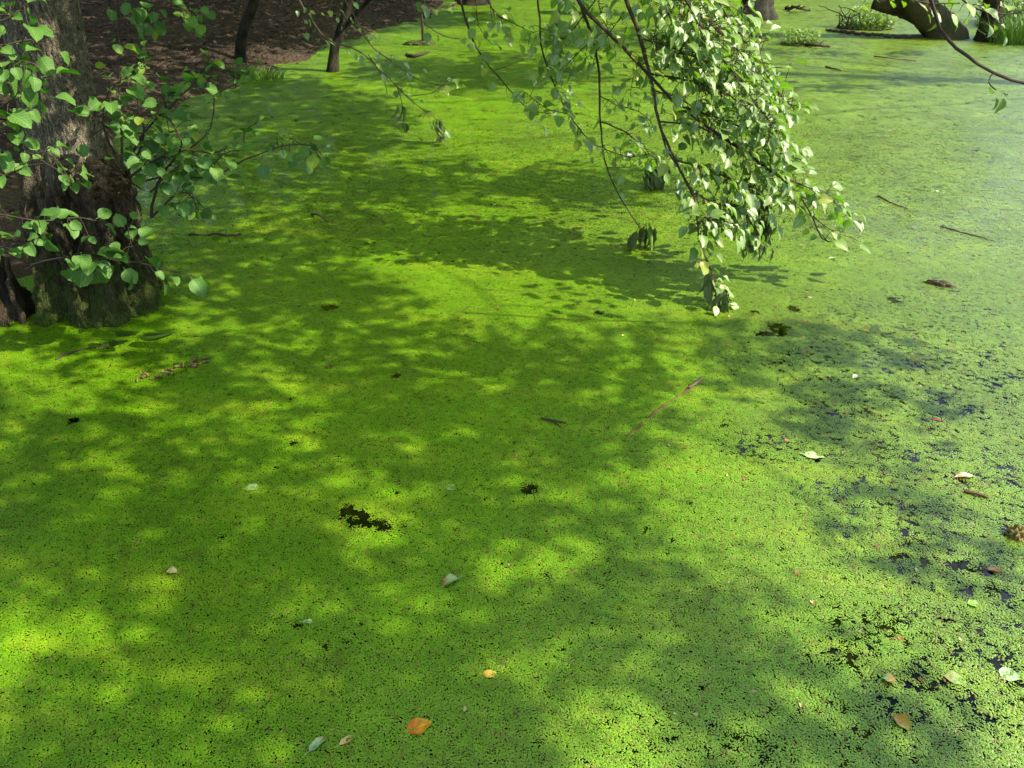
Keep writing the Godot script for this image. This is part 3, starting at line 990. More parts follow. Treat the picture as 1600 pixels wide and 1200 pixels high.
func build_far_trees() -> void:
	var dark1 := Color(0.030, 0.026, 0.019)
	var dark2 := Color(0.085, 0.078, 0.050)
	small_tree("young_tree", "slim dark trunk leaning over the shady bank behind the old alder", [Vector3(-3.116, 0.006, -10.45), Vector3(-2.985, 0.306, -10.4), Vector3(-2.76, 0.71, -10.3), Vector3(-2.525, 1.151, -10.2), Vector3(-2.024, 2.218, -10)], 0.060, 0.045, dark1, dark2)
	small_tree("young_tree", "short forked trunk rising from the weed where the shady bank ends", [Vector3(-2.002, 0.007, -10.15), Vector3(-1.932, 0.213, -10.15), Vector3(-1.861, 0.377, -10.15), Vector3(-1.717, 0.733, -10.1), Vector3(-1.683, 1.099, -10.1), Vector3(-1.656, 2.218, -10)], 0.055, 0.033, dark1, Color(0.11, 0.10, 0.07), "", [[Vector3(-1.861, 0.377, -10.15), Vector3(-1.684, 0.576, -10.1), Vector3(-1.464, 0.775, -10), Vector3(-1.164, 1.114, -9.9)]])
	small_tree("bank_tree", "dark trunk at the top edge where brown bank meets the pond", [Vector3(-0.615, 0.023, -15.9), Vector3(-0.588, 0.353, -15.9), Vector3(-0.53, 1.192, -15.9), Vector3(-0.465, 3.508, -15.8)], 0.19, 0.13, dark1, dark2)
	small_tree("pond_tree", "broad grey trunk standing in the weed behind the hanging branch", [Vector3(3.651, 0.034, -14.3), Vector3(3.641, 0.247, -14.3), Vector3(3.631, 0.595, -14.3), Vector3(3.373, 2.644, -14.2)], 0.245, 0.2, Color(0.045, 0.045, 0.034), Color(0.125, 0.128, 0.095))
	var moss1 := Color(0.19, 0.155, 0.085)
	var moss2 := Color(0.13, 0.16, 0.04)
	var l := small_tree("leaning_tree", "mossy trunk leaning out of the weed with a thick broken side limb", [Vector3(5.849, -0.016, -12.5), Vector3(5.667, 0.104, -12.5), Vector3(5.417, 0.291, -12.45), Vector3(5.215, 0.505, -12.4), Vector3(5.057, 0.768, -12.4), Vector3(4.29, 2.528, -12)], 0.20, 0.13, moss1, moss2)
	obj("broken_limb", log_mesh(vec([Vector3(5.487, 0.222, -12.5) - l.position, Vector3(5.233, 0.327, -12.6) - l.position, Vector3(5.05, 0.37, -12.7) - l.position, Vector3(4.82, 0.421, -12.8) - l.position]), 0.15, 0.10, 88, Color(0.09, 0.065, 0.04), Color(0.22, 0.17, 0.09), 0.2), M.far_bark, l)
	var p := small_tree("pond_tree", "thin dark trunk with sedge at its foot beside the leaning mossy tree", [Vector3(6.186, 0.015, -12.2), Vector3(6.144, 0.262, -12.2), Vector3(6.115, 0.49, -12.2), Vector3(6.019, 0.932, -12.2), Vector3(5.618, 2.539, -12.2)], 0.125, 0.10, dark1, Color(0.09, 0.07, 0.045))
	p.set_meta("label", "thin dark trunk with sedge at its foot beside the leaning mossy tree")
	var sp := spray_mesh(21, 34, 0.75, 0.20)
	var spots := [[-8.8, -10.5, 14, 3.8], [-5.6, -18.6, 16, 4.0], [-11, -16, 17, 4], [-3.6, -19.5, 16, 3.8], [-7, -23, 18, 4.4], [-6.6, -13.3, 15, 3.8], [-5.4, -7.3, 13, 3.2], [1.2, -23.5, 15, 3.6], [-1.5, -27, 18, 4.2], [-12, -8, 15, 4], [-9, -4, 13, 3.6], [3.5, -26, 15, 3.8], [7.5, -29, 14, 3.6], [9, -38, 12, 4], [18, -40, 11, 4], [28, -36, 11, 4], [-14, -24, 18, 4.5]]
	for k in spots.size():
		var q: Array = spots[k]
		forest_tree(q[0], q[1], q[2], q[3], "tall leafy tree of the wood round the pond, its foot out of sight", 620, sp, 2.5 if q[0] < -8.0 and q[1] > -15.0 else 0.0)
	# bushes deep in the wood, behind the trees
	var xfs := []
	for k in 2600:
		var a := deg_to_rad(R.randf_range(-120.0, 22.0))
		var r := R.randf_range(25.0, 40.0)
		xfs.append(Transform3D((Basis(Vector3.UP, R.randf() * TAU) * Basis(Vector3.RIGHT, R.randf_range(-1.2, 1.2))).scaled(Vector3.ONE * R.randf_range(1.3, 2.2)), Vector3(sin(a) * r, pow(R.randf(), 1.4) * 7.0 + 0.3, -cos(a) * r)))
	crown(self, xfs, sp, M.forest)
	var u := get_child(get_child_count() - 1)
	u.name = "undergrowth"
	tag(u, "mass of bushes in the deep wood beyond the pond", "undergrowth")

# the branch system: stems are parts, leaves their pieces
func limb(parent: Node3D, pts: Array, r0: float, r1: float, n: int, from: float, spread: float, size: float, cap: Array, droop := 0.12, up := Vector3(0.6, 0.9, 0.5), m: Material = null) -> void:
	var line := smoothed(vec(pts), 0.05, 0.003)
	var stem := MB.new()
	tube(stem, line, r0, r1, 7, 0.07)
	var holder := obj("stem", ArrayMesh.new(), m if m else M.twig, parent)
	foliate(holder, line, "ovate", n, from, spread, size, M.ovate, up, droop, stem, cap)
	holder.mesh = stem.commit()

# dead leaves hanging limp from a tip that dips into the pond, caked with weed
func wilted(parent: Node3D, p: Vector3, n: int, length: float, wide: float) -> void:
	for k in n:
		var o := obj("wilted_leaf", leaf_mesh("narrow" if k % 3 == 0 else "strip", 300 + k, 0.35, R.randf_range(0.1, 0.5), 0.04), M.weedy_leaf if k % 3 == 1 else M.dead_leaf, parent)
		var top := p + Vector3(R.randf_range(-wide, wide), R.randf_range(-0.02, 0.02), R.randf_range(-wide, wide) * 0.7)
		o.transform = leaf_at(top, Vector3(R.randf_range(-0.35, 0.35), -1, R.randf_range(-0.35, 0.35)), Vector3(R.randf_range(-1, 1), 0.2, R.randf_range(-1, 1)), length * R.randf_range(0.6, 1.25))

func build_hanging_branches() -> void:
	var b := thing("hanging_branch", "large sunlit leafy branch whose drooping tips dip into the weed", "branch")
	var cap := [300, []]
	var sz := 0.074
	# main stems
	limb(b, [Vector3(-0.253, 2.501, -5.4), Vector3(0, 1.899, -4.9), Vector3(0.183, 1.569, -4.7), Vector3(0.326, 1.348, -4.65), Vector3(0.501, 1.195, -4.6), Vector3(0.676, 1.03, -4.6), Vector3(0.834, 0.885, -4.55), Vector3(1.066, 0.738, -4.5), Vector3(1.301, 0.589, -4.45), Vector3(1.412, 0.522, -4.4), Vector3(1.519, 0.404, -4.4), Vector3(1.624, 0.241, -4.4), Vector3(1.678, 0.22, -4.4)], 0.018, 0.003, 89, 0.45, 0.11, sz, cap)
	limb(b, [Vector3(0.342, 1.336, -4.75), Vector3(0.465, 1.004, -5), Vector3(0.491, 0.698, -5), Vector3(0.54, 0.438, -5), Vector3(0.687, 0.179, -4.95), Vector3(0.765, 0.092, -4.9)], 0.009, 0.003, 2, 0.6, 0.05, sz, cap)
	limb(b, [Vector3(0.466, 1.535, -4.6), Vector3(0.535, 1.397, -4.6), Vector3(0.626, 1.195, -4.6), Vector3(0.691, 0.993, -4.55), Vector3(0.736, 0.818, -4.5), Vector3(0.816, 0.653, -4.4), Vector3(0.911, 0.488, -4.3), Vector3(0.932, 0.323, -4.2), Vector3(0.972, 0.224, -4.15), Vector3(1.02, 0.107, -4.1), Vector3(1.056, 0.009, -4.03)], 0.012, 0.003, 56, 0.62, 0.06, sz, cap)
	limb(b, [Vector3(0.745, 0.806, -4.55), Vector3(0.788, 0.676, -4.55), Vector3(0.854, 0.585, -4.5), Vector3(0.937, 0.442, -4.42)], 0.006, 0.003, 16, 0.2, 0.07, sz, cap)
	limb(b, [Vector3(0.125, 1.414, -5), Vector3(0.145, 1.229, -5), Vector3(0.172, 1.037, -5), Vector3(0.319, 0.733, -5), Vector3(0.487, 0.562, -5), Vector3(0.671, 0.501, -5), Vector3(0.779, 0.519, -5)], 0.006, 0.002, 65, 0.15, 0.09, sz, cap)
	# leafy twigs, upper mass
	limb(b, [Vector3(0.742, 1.471, -4.7), Vector3(0.915, 1.299, -4.7), Vector3(1.089, 1.165, -4.7), Vector3(1.286, 0.985, -4.75), Vector3(1.437, 0.863, -4.75), Vector3(1.484, 0.817, -4.75)], 0.007, 0.002, 145, 0.1, 0.17, sz, cap)
	limb(b, [Vector3(0.74, 1.489, -4.5), Vector3(0.915, 1.239, -4.5), Vector3(1.094, 1.034, -4.5), Vector3(1.26, 0.849, -4.5), Vector3(1.338, 0.754, -4.5)], 0.007, 0.002, 161, 0.12, 0.17, sz, cap)
	limb(b, [Vector3(0.676, 1.03, -4.6), Vector3(0.887, 1, -4.55), Vector3(1.073, 0.942, -4.5), Vector3(1.267, 0.802, -4.5), Vector3(1.38, 0.696, -4.5)], 0.006, 0.002, 121, 0.15, 0.16, sz, cap)
	limb(b, [Vector3(0.626, 1.195, -4.6), Vector3(0.786, 1.151, -4.6), Vector3(0.983, 1.075, -4.6), Vector3(1.154, 0.984, -4.6)], 0.005, 0.002, 105, 0.1, 0.16, sz, cap)
	limb(b, [Vector3(0.899, 1.482, -4.9), Vector3(1.045, 1.334, -4.9), Vector3(1.2, 1.149, -4.9), Vector3(1.335, 1.022, -4.9)], 0.006, 0.002, 112, 0.2, 0.16, sz, cap)
	limb(b, [Vector3(0.504, 1.491, -4.8), Vector3(0.669, 1.389, -4.8), Vector3(0.871, 1.271, -4.8), Vector3(1.012, 1.164, -4.8)], 0.006, 0.002, 96, 0.2, 0.15, sz, cap)
	limb(b, [Vector3(0.45, 1.482, -4.9), Vector3(0.442, 1.303, -4.9), Vector3(0.497, 1.196, -4.9)], 0.004, 0.002, 18, 0.2, 0.10, 0.075, cap)
	limb(b, [Vector3(0.279, 1.474, -5), Vector3(0.267, 1.322, -5), Vector3(0.22, 1.197, -5), Vector3(0.197, 1.127, -5)], 0.004, 0.002, 25, 0.2, 0.10, 0.075, cap)
	# middle mass
	limb(b, [Vector3(0.736, 0.818, -4.5), Vector3(0.931, 0.793, -4.5), Vector3(1.122, 0.719, -4.45), Vector3(1.3, 0.599, -4.45), Vector3(1.375, 0.555, -4.4)], 0.005, 0.002, 105, 0.1, 0.15, sz, cap)
	limb(b, [Vector3(0.844, 0.874, -4.6), Vector3(1.011, 0.826, -4.6), Vector3(1.218, 0.745, -4.6), Vector3(1.397, 0.646, -4.6), Vector3(1.488, 0.596, -4.6)], 0.005, 0.002, 96, 0.2, 0.14, sz, cap)
	limb(b, [Vector3(0.825, 0.638, -4.45), Vector3(0.964, 0.614, -4.4), Vector3(1.134, 0.538, -4.4), Vector3(1.271, 0.488, -4.4), Vector3(1.342, 0.335, -4.4)], 0.005, 0.002, 112, 0.1, 0.14, sz, cap, 0.7)
	limb(b, [Vector3(0.902, 0.504, -4.35), Vector3(1.026, 0.461, -4.3), Vector3(1.161, 0.405, -4.3), Vector3(1.26, 0.279, -4.3)], 0.005, 0.002, 71, 0.1, 0.11, sz, cap, 0.7)
	limb(b, [Vector3(0.927, 0.373, -4.2), Vector3(0.947, 0.423, -4.2), Vector3(1.044, 0.406, -4.2), Vector3(1.11, 0.383, -4.2)], 0.004, 0.002, 44, 0.1, 0.08, sz, cap, 0.7)
	limb(b, [Vector3(1.301, 0.589, -4.45), Vector3(1.442, 0.538, -4.4), Vector3(1.6, 0.472, -4.4), Vector3(1.753, 0.353, -4.4)], 0.005, 0.002, 56, 0.2, 0.08, sz, cap, 0.3)
	limb(b, [Vector3(1.545, 0.37, -4.4), Vector3(1.648, 0.29, -4.4), Vector3(1.774, 0.241, -4.4), Vector3(1.832, 0.22, -4.4)], 0.003, 0.0015, 2, 0.85, 0.02, 0.075, cap)
	# inner side
	limb(b, [Vector3(0.491, 0.698, -5), Vector3(0.638, 0.62, -5.1), Vector3(0.805, 0.455, -5.3), Vector3(0.916, 0.312, -5.6)], 0.005, 0.002, 25, 0.2, 0.12, 0.08, cap, 0.7)
	limb(b, [Vector3(0.54, 0.438, -5), Vector3(0.657, 0.438, -5), Vector3(0.768, 0.416, -5)], 0.003, 0.0015, 9, 0.3, 0.07, 0.075, cap)
	limb(b, [Vector3(0.172, 1.037, -5), Vector3(0.225, 0.971, -5), Vector3(0.363, 0.964, -5)], 0.003, 0.0015, 10, 0.2, 0.07, 0.075, cap)
	limb(b, [Vector3(0.319, 0.74, -5), Vector3(0.212, 0.76, -5), Vector3(0.123, 0.819, -5), Vector3(0.052, 0.87, -5)], 0.003, 0.0015, 16, 0.2, 0.06, 0.075, cap)
	limb(b, [Vector3(0.916, 0.312, -5.6), Vector3(0.981, 0.193, -5.9), Vector3(1.008, 0.146, -6)], 0.003, 0.002, 0, 0, 0, 0, cap)
	limb(b, [Vector3(0.601, 1.535, -4.6), Vector3(0.738, 1.34, -4.6), Vector3(0.816, 1.165, -4.6), Vector3(0.91, 1.014, -4.6)], 0.005, 0.002, 58, 0.2, 0.15, sz, cap)
	limb(b, [Vector3(0.723, 0.932, -4.7), Vector3(0.833, 0.889, -4.75), Vector3(0.984, 0.813, -4.8), Vector3(1.097, 0.712, -4.8)], 0.004, 0.002, 32, 0.1, 0.12, sz, cap)
	limb(b, [Vector3(1.134, 0.538, -4.4), Vector3(1.276, 0.54, -4.45), Vector3(1.384, 0.472, -4.45), Vector3(1.461, 0.404, -4.45)], 0.004, 0.002, 25, 0.1, 0.09, sz, cap)
	limb(b, [Vector3(0.425, 1.334, -4.9), Vector3(0.338, 1.197, -5), Vector3(0.272, 1.134, -5), Vector3(0.213, 1.053, -5)], 0.004, 0.002, 28, 0.1, 0.10, 0.075, cap)
	limb(b, [Vector3(1.078, 1.503, -5), Vector3(1.159, 1.383, -5), Vector3(1.225, 1.26, -5), Vector3(1.288, 1.166, -5)], 0.004, 0.002, 30, 0.2, 0.12, sz, cap)
	limb(b, [Vector3(0.433, 1.149, -4.9), Vector3(0.356, 1.077, -4.95), Vector3(0.277, 0.971, -5), Vector3(0.237, 0.887, -5)], 0.003, 0.0015, 18, 0.1, 0.09, sz, cap)
	limb(b, [Vector3(0.481, 0.836, -5), Vector3(0.582, 0.785, -5), Vector3(0.708, 0.75, -5), Vector3(0.784, 0.68, -5)], 0.003, 0.0015, 22, 0.1, 0.10, sz, cap)
	limb(b, [Vector3(0.552, 1.299, -4.7), Vector3(0.489, 1.18, -4.8), Vector3(0.437, 1.07, -4.9), Vector3(0.424, 0.989, -4.9)], 0.003, 0.0015, 20, 0.1, 0.10, sz, cap)
	limb(b, [Vector3(0.626, 1.195, -4.6), Vector3(0.678, 1.088, -4.7), Vector3(0.633, 0.976, -4.8), Vector3(0.623, 0.879, -4.8)], 0.003, 0.0015, 18, 0.1, 0.10, sz, cap)
	rest_of_leaves(b, "ovate", cap[1], M.ovate[1])
	wilted(b, Vector3(0.981, 0.176, -4.1), 11, 0.12, 0.015)
	wilted(b, Vector3(1.05, 0.114, -4.03), 14, 0.14, 0.025)
	wilted(b, Vector3(0.776, 0.156, -4.85), 14, 0.12, 0.05)
	wilted(b, Vector3(0.958, 0.221, -6), 13, 0.20, 0.04)
	wilted(b, Vector3(1.03, 0.199, -6), 13, 0.19, 0.04)
	wilted(b, Vector3(1.246, 0.287, -4.25), 14, 0.09, 0.07)
	wilted(b, Vector3(1.321, 0.37, -4.4), 13, 0.12, 0.03)
	wilted(b, Vector3(1.255, 0.488, -4.4), 14, 0.11, 0.03)
	wilted(b, Vector3(1.145, 0.455, -4.4), 9, 0.11, 0.04)

	var c := thing("drooping_branch", "thin sparse branch hanging toward the weed before the forked young tree", "branch")
	var cap2 := [300, []]
	var s2 := 0.066
	limb(c, [Vector3(-1.647, 1.345, -7), Vector3(-1.542, 1.069, -7), Vector3(-1.381, 0.827, -7), Vector3(-1.15, 0.737, -7), Vector3(-0.97, 0.576, -7), Vector3(-0.793, 0.376, -7.05), Vector3(-0.605, 0.218, -7.1), Vector3(-0.547, 0.168, -7.1)], 0.010, 0.002, 22, 0.35, 0.12, s2, cap2, 0.5, Vector3(0.3, 0.8, 0.3), M.twig_pale)
	limb(c, [Vector3(-1.392, 1.337, -7.1), Vector3(-1.211, 1.036, -7.1), Vector3(-1.088, 0.789, -7.1), Vector3(-0.929, 0.651, -7.1), Vector3(-0.716, 0.509, -7.1), Vector3(-0.545, 0.476, -7.1), Vector3(-0.371, 0.485, -7.1)], 0.008, 0.002, 20, 0.4, 0.12, s2, cap2, 0.5, Vector3(0.3, 0.8, 0.3), M.twig_pale)
	limb(c, [Vector3(-1.542, 1.069, -7), Vector3(-1.466, 0.916, -7), Vector3(-1.439, 0.818, -7)], 0.004, 0.002, 12, 0.1, 0.12, s2, cap2)
	limb(c, [Vector3(-1.398, 1.353, -6.9), Vector3(-1.288, 1.103, -6.9), Vector3(-1.187, 0.952, -6.9), Vector3(-1.029, 0.887, -6.9)], 0.005, 0.002, 15, 0.4, 0.12, s2, cap2)
	limb(c, [Vector3(-0.879, 0.482, -7), Vector3(-0.86, 0.341, -7.1), Vector3(-0.866, 0.169, -7.2), Vector3(-0.872, 0.064, -7.25)], 0.003, 0.002, 2, 0.1, 0.04, s2, cap2)
	limb(c, [Vector3(-1.08, 0.714, -7), Vector3(-0.974, 0.529, -7), Vector3(-0.958, 0.41, -7)], 0.003, 0.002, 5, 0.2, 0.05, s2, cap2)
	limb(c, [Vector3(-0.786, 0.41, -7), Vector3(-0.613, 0.434, -7), Vector3(-0.487, 0.529, -7), Vector3(-0.428, 0.543, -7)], 0.003, 0.002, 7, 0.3, 0.05, s2, cap2)
	wilted(c, Vector3(-0.875, 0.339, -7.15), 3, 0.12, 0.02)
	wilted(c, Vector3(-0.862, 0.189, -7.22), 2, 0.10, 0.012)
	wilted(c, Vector3(-0.604, 0.221, -7.15), 6, 0.14, 0.05)
	wilted(c, Vector3(-0.565, 0.128, -7.2), 3, 0.10, 0.02)

	var d := thing("drooping_branch", "dark bare-stemmed branch with bright leaf tips reaching in between the two leafy branches", "branch")
	var cap3 := [300, []]
	limb(d, [Vector3(-0.392, 1.424, -6), Vector3(-0.32, 1.188, -6), Vector3(-0.226, 0.922, -6), Vector3(-0.104, 0.765, -6), Vector3(0.021, 0.623, -6), Vector3(0.127, 0.533, -6), Vector3(0.289, 0.508, -6)], 0.010, 0.002, 14, 0.35, 0.11, 0.08, cap3)
	limb(d, [Vector3(-0.667, 1.424, -6), Vector3(-0.62, 1.207, -6), Vector3(-0.585, 1.102, -6), Vector3(-0.448, 1, -6), Vector3(-0.286, 0.973, -6)], 0.006, 0.002, 5, 0.1, 0.08, 0.08, cap3, 0.3, Vector3(0.3, 0.8, 0.3), M.twig_pale)
	limb(d, [Vector3(-0.227, 1.44, -5.8), Vector3(-0.147, 1.23, -5.8), Vector3(-0.078, 1.14, -5.8), Vector3(0.078, 1.067, -5.8), Vector3(0.118, 1.03, -5.8)], 0.006, 0.002, 22, 0.4, 0.13, 0.08, cap3)
	limb(d, [Vector3(-0.629, 1.388, -6), Vector3(-0.541, 1.188, -6), Vector3(-0.442, 1.151, -6)], 0.004, 0.002, 7, 0.4, 0.07, 0.09, cap3)
	limb(d, [Vector3(-0.116, 0.785, -6), Vector3(0.021, 0.832, -6), Vector3(0.132, 0.872, -6)], 0.003, 0.001, 1, 0.9, 0.01, 0.05, cap3)
	limb(d, [Vector3(-0.234, 1.326, -5.9), Vector3(-0.207, 1.071, -5.9), Vector3(-0.121, 0.958, -5.9)], 0.004, 0.002, 8, 0.4, 0.09, 0.08, cap3)

	var e := thing("drooping_branch", "dark curved twig reaching in before the leaning mossy tree, one leaf tuft low on it", "branch")
	var cap4 := [300, []]
	limb(e, [Vector3(1.477, 1.636, -3.6), Vector3(1.572, 1.484, -3.6), Vector3(1.627, 1.383, -3.6), Vector3(1.71, 1.313, -3.6), Vector3(1.856, 1.231, -3.6), Vector3(2.007, 1.183, -3.6), Vector3(2.211, 1.171, -3.6)], 0.008, 0.005, 0, 0, 0, 0, cap4)
	limb(e, [Vector3(1.876, 1.221, -3.6), Vector3(1.857, 1.192, -3.58), Vector3(1.874, 1.169, -3.55), Vector3(1.929, 1.149, -3.55)], 0.003, 0.002, 6, 0.35, 0.045, 0.06, cap4)
	limb(e, [Vector3(1.478, 1.591, -3.9), Vector3(1.554, 1.473, -3.9), Vector3(1.692, 1.437, -3.9), Vector3(1.823, 1.437, -3.9)], 0.005, 0.002, 14, 0.3, 0.06, 0.062, cap4)
	limb(e, [Vector3(1.644, 1.606, -3.7), Vector3(1.723, 1.484, -3.7), Vector3(1.809, 1.438, -3.7), Vector3(1.925, 1.422, -3.7), Vector3(2.029, 1.45, -3.7)], 0.005, 0.002, 20, 0.2, 0.08, 0.066, cap4)
	limb(e, [Vector3(1.317, 1.567, -4.2), Vector3(1.422, 1.446, -4.2), Vector3(1.566, 1.425, -4.2), Vector3(1.638, 1.415, -4.2)], 0.004, 0.002, 7, 0.4, 0.05, 0.05, cap4)

func build_small_things() -> void:
	var up := Color(0.30, 0.45, 0.24)
	# leaves on the water
	floater("red and orange leaf with a yellow rim, the largest fallen leaf", Vector3(-0.238, 0, -1.527), "ovate", 0.066, 1.9, Color(0.55, 0.12, 0.02), Color(0.65, 0.30, 0.02), 0.55, 0.1, -0.12, 1)
	floater("plain yellow leaf above the red and orange leaf", Vector3(-0.058, 0, -1.7), "other", 0.046, 1.5, Color(0.70, 0.42, 0.07), Color(0.72, 0.46, 0.10), 0.5, 0.1, 0.1, 2)
	floater("pale green curled leaf with a dark brown tip, below the black open water", Vector3(-0.191, 0, -2.06), "other", 0.064, -0.9, Color(0.30, 0.42, 0.20), Color(0.28, 0.10, 0.03), 0.72, 0.45, 0.1, 3)
	floater("narrow pale green leaf with a brown end beside the peach leaf", Vector3(-0.486, 0, -1.479), "narrow", 0.066, 2.5, Color(0.34, 0.46, 0.28), Color(0.35, 0.12, 0.04), 0.85, 0.3, 0.05, 4)
	floater("peach coloured narrow leaf with a dark tip", Vector3(-0.415, 0, -1.488), "narrow", 0.052, 2.3, Color(0.62, 0.40, 0.20), Color(0.62, 0.40, 0.2), 0.9, 0.2, 0.1, 5)
	floater("pale mint oval leaf lying flat among the thin weed", Vector3(1.134, 0, -2.748), "ovate", 0.075, 1.35, Color(0.50, 0.68, 0.40), Color(0.52, 0.70, 0.42), 0.5, 0.05, 0.02, 6)
	floater("grey-green round leaf beside the small black hole", Vector3(-0.216, 0, -2.548), "alder", 0.042, 1.2, up, up, 0.5, 0.05, 0.02, 7)
	floater("faint grey-green leaf alone in the dappled shade", Vector3(-0.92, 0, -2.548), "ovate", 0.056, 1.8, Color(0.26, 0.42, 0.16), up, 0.5, 0.1, 0.05, 8)
	floater("small pale leaf touching a little black hole", Vector3(-0.591, 0, -1.896), "narrow", 0.044, 1.6, up, Color(0.42, 0.52, 0.22), 0.5, 0.2, 0.05, 9)
	floater("tiny cream and rust leaf in the sunlit weed", Vector3(0.901, 0, -1.972), "other", 0.024, 0.4, Color(0.70, 0.62, 0.42), Color(0.42, 0.16, 0.04), 0.5, 0.3, 0.2, 10)
	floater("folded leaf half orange and half green", Vector3(1.02, 0, -1.678), "alder", 0.036, 1.0, Color(0.22, 0.42, 0.14), Color(0.62, 0.32, 0.14), 0.5, 0.4, 0.1, 11)
	floater("large olive leaf half sunk in the weed", Vector3(1.204, 0, -1.683), "ovate", 0.062, 1.2, Color(0.25, 0.30, 0.10), Color(0.22, 0.34, 0.10), 0.5, 0.12, 0.1, 12)
	floater("ochre brown leaf near the bottom of the thin weed", Vector3(1.005, 0, -1.539), "ovate", 0.055, 0.6, Color(0.32, 0.17, 0.02), Color(0.26, 0.24, 0.03), 0.6, 0.25, 0.1, 13)
	floater("fresh green leaf beside the lavender water", Vector3(1.38, 0, -1.966), "alder", 0.036, 1.3, Color(0.18, 0.42, 0.04), Color(0.20, 0.45, 0.06), 0.5, 0.2, 0.1, 14)
	floater("tiny brick red leaf bit in the thin weed", Vector3(1.109, 0, -1.826), "other", 0.024, 0.2, Color(0.45, 0.10, 0.04), Color(0.40, 0.14, 0.05), 0.5, 0.2, 0.1, 15)
	floater("pale bluish green leaf at the very edge", Vector3(1.356, 0, -1.7), "alder", 0.056, 2.0, Color(0.34, 0.55, 0.34), Color(0.36, 0.56, 0.36), 0.5, 0.06, 0.02, 16)
	floater("tiny pinkish leaf bit among sunlit fronds", Vector3(0.648, 0, -1.639), "other", 0.018, 0.9, Color(0.55, 0.34, 0.26), Color(0.55, 0.4, 0.3), 0.5, 0.2, 0.1, 17)
	floater("long orange and white leaf strip by the lavender water", Vector3(1.642, 0, -2.614), "narrow", 0.075, 1.6, Color(0.55, 0.24, 0.10), Color(0.66, 0.58, 0.46), 0.5, 0.3, 0.05, 18)
	floater("thin red leaf with whitish end near the blackest gap", Vector3(1.515, 0, -2.115), "narrow", 0.05, 1.2, Color(0.5, 0.3, 0.2), Color(0.45, 0.08, 0.05), 0.6, 0.3, 0.05, 19)
	var bits := [[1260,503], [1303,511], [1258,552], [1353,518], [1433,563], [1481,549], [1427,556], [1463,657], [1497,561], [1232,690], [1320,708], [1138,540], [514,575], [435,533], [90,687], [268,896], [462,328], [773,320], [1338,590], [1490,580], [1170,690], [1460,800], [875,660], [1080,250]]
	var spots := [Vector3(1.435, 0, -3.896), Vector3(1.552, 0, -3.84), Vector3(1.336, 0, -3.571), Vector3(1.689, 0, -3.792), Vector3(1.82, 0, -3.504), Vector3(1.994, 0, -3.59), Vector3(1.819, 0, -3.546), Vector3(1.697, 0, -2.999), Vector3(2.009, 0, -3.516), Vector3(1.065, 0, -2.847), Vector3(1.256, 0, -2.769), Vector3(1.002, 0, -3.647), Vector3(-0.809, 0, -3.432), Vector3(-1.092, 0, -3.692), Vector3(-1.756, 0, -2.861), Vector3(-1.065, 0, -2.106), Vector3(-1.404, 0, -5.55), Vector3(-0.114, 0, -5.653), Vector3(1.494, 0, -3.346), Vector3(3.194, 0, -7.568), Vector3(3.59, 0, -9.163), Vector3(2.917, 0, -5.923), Vector3(1.813, 0, -4.705), Vector3(1.534, 0, -4.181)]
	var what := ["rust red leaf scrap below the small black gap", "brown leaf scrap right of the black water gap", "dull red leaf below the black water gap", "small yellow leaf in the bright thin weed", "orange brown leaf in the darkest thin weed", "salmon leaf scrap far out in the thin weed", "yellow green leaf tip beside the orange brown leaf", "tiny red leaf above the mint leaf", "bright lime leaf at the side of the thin weed", "orange leaf scrap above the mint leaf", "brown leaf scrap close to the mint leaf", "dusky leaf where shade meets thin weed", "red-brown leaf alone in the shaded weed", "small brown leaf below the old alder", "orange leaf crumb in the dappled weed", "cream leaf crumb in a sunlit patch low down", "pale leaf crumb by the twig near the alder", "cream yellow leaf in the middle of the pond", "whitish leaf in the dark thin weed", "cream leaf speck far out on the sunlit weed", "pale petal of leaf farthest out on the sunlit weed", "white leaf speck beside the floating twig", "pale leaf speck beyond the dipping branch", "white leaf near the small black hole"]
	var tint := [[.42,.12,.04], [.34,.16,.07], [.40,.13,.07], [.62,.45,.04], [.46,.20,.07], [.52,.28,.18], [.40,.42,.06], [.48,.12,.05], [.35,.48,.05], [.55,.26,.08], [.30,.14,.06], [.36,.2,.12], [.25,.08,.03], [.26,.12,.05], [.5,.22,.06], [.5,.45,.2], [.5,.36,.25], [.62,.52,.25], [.6,.66,.5], [.6,.62,.4], [.6,.55,.42], [.7,.72,.6], [.66,.7,.5], [.7,.74,.6]]
	var kinds := ["ovate", "narrow", "other"]
	for k in spots.size():
		var q: Vector3 = spots[k]
		var c := Color(tint[k][0], tint[k][1], tint[k][2])
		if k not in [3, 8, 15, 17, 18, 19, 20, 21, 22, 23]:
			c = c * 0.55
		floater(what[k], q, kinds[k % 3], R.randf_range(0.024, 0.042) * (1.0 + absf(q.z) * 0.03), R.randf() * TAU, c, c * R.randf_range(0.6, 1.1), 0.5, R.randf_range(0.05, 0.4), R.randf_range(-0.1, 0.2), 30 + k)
	# drowned leaves under the weed by the alder
	var ov := [[Vector3(-1.827, 0, -3.785), 0.13, "oval drowned leaf, dark green, middle of three by the alder foot"], [Vector3(-1.853, 0, -3.685), 0.15, "dark green drowned leaf, lowest of three by the alder foot"], [Vector3(-1.678, 0, -3.751), 0.19, "broadest dark green drowned leaf in the weed by the alder foot"]]
	for k in 3:
		var o := obj("drowned_leaf", leaf_mesh("alder", 70 + k, 0.0, 0.0, 0.0), mat(0.018, 0.045, 0.004, 0.5, 0.4))
		o.position = ov[k][0] + Vector3(-ov[k][1] * 0.5, 0.0042, 0)
		o.rotation.y = PI / 2 + 0.1 * k
		o.scale = Vector3.ONE * ov[k][1]
		tag(o, ov[k][2], "leaf", "drowned leaves by the alder")
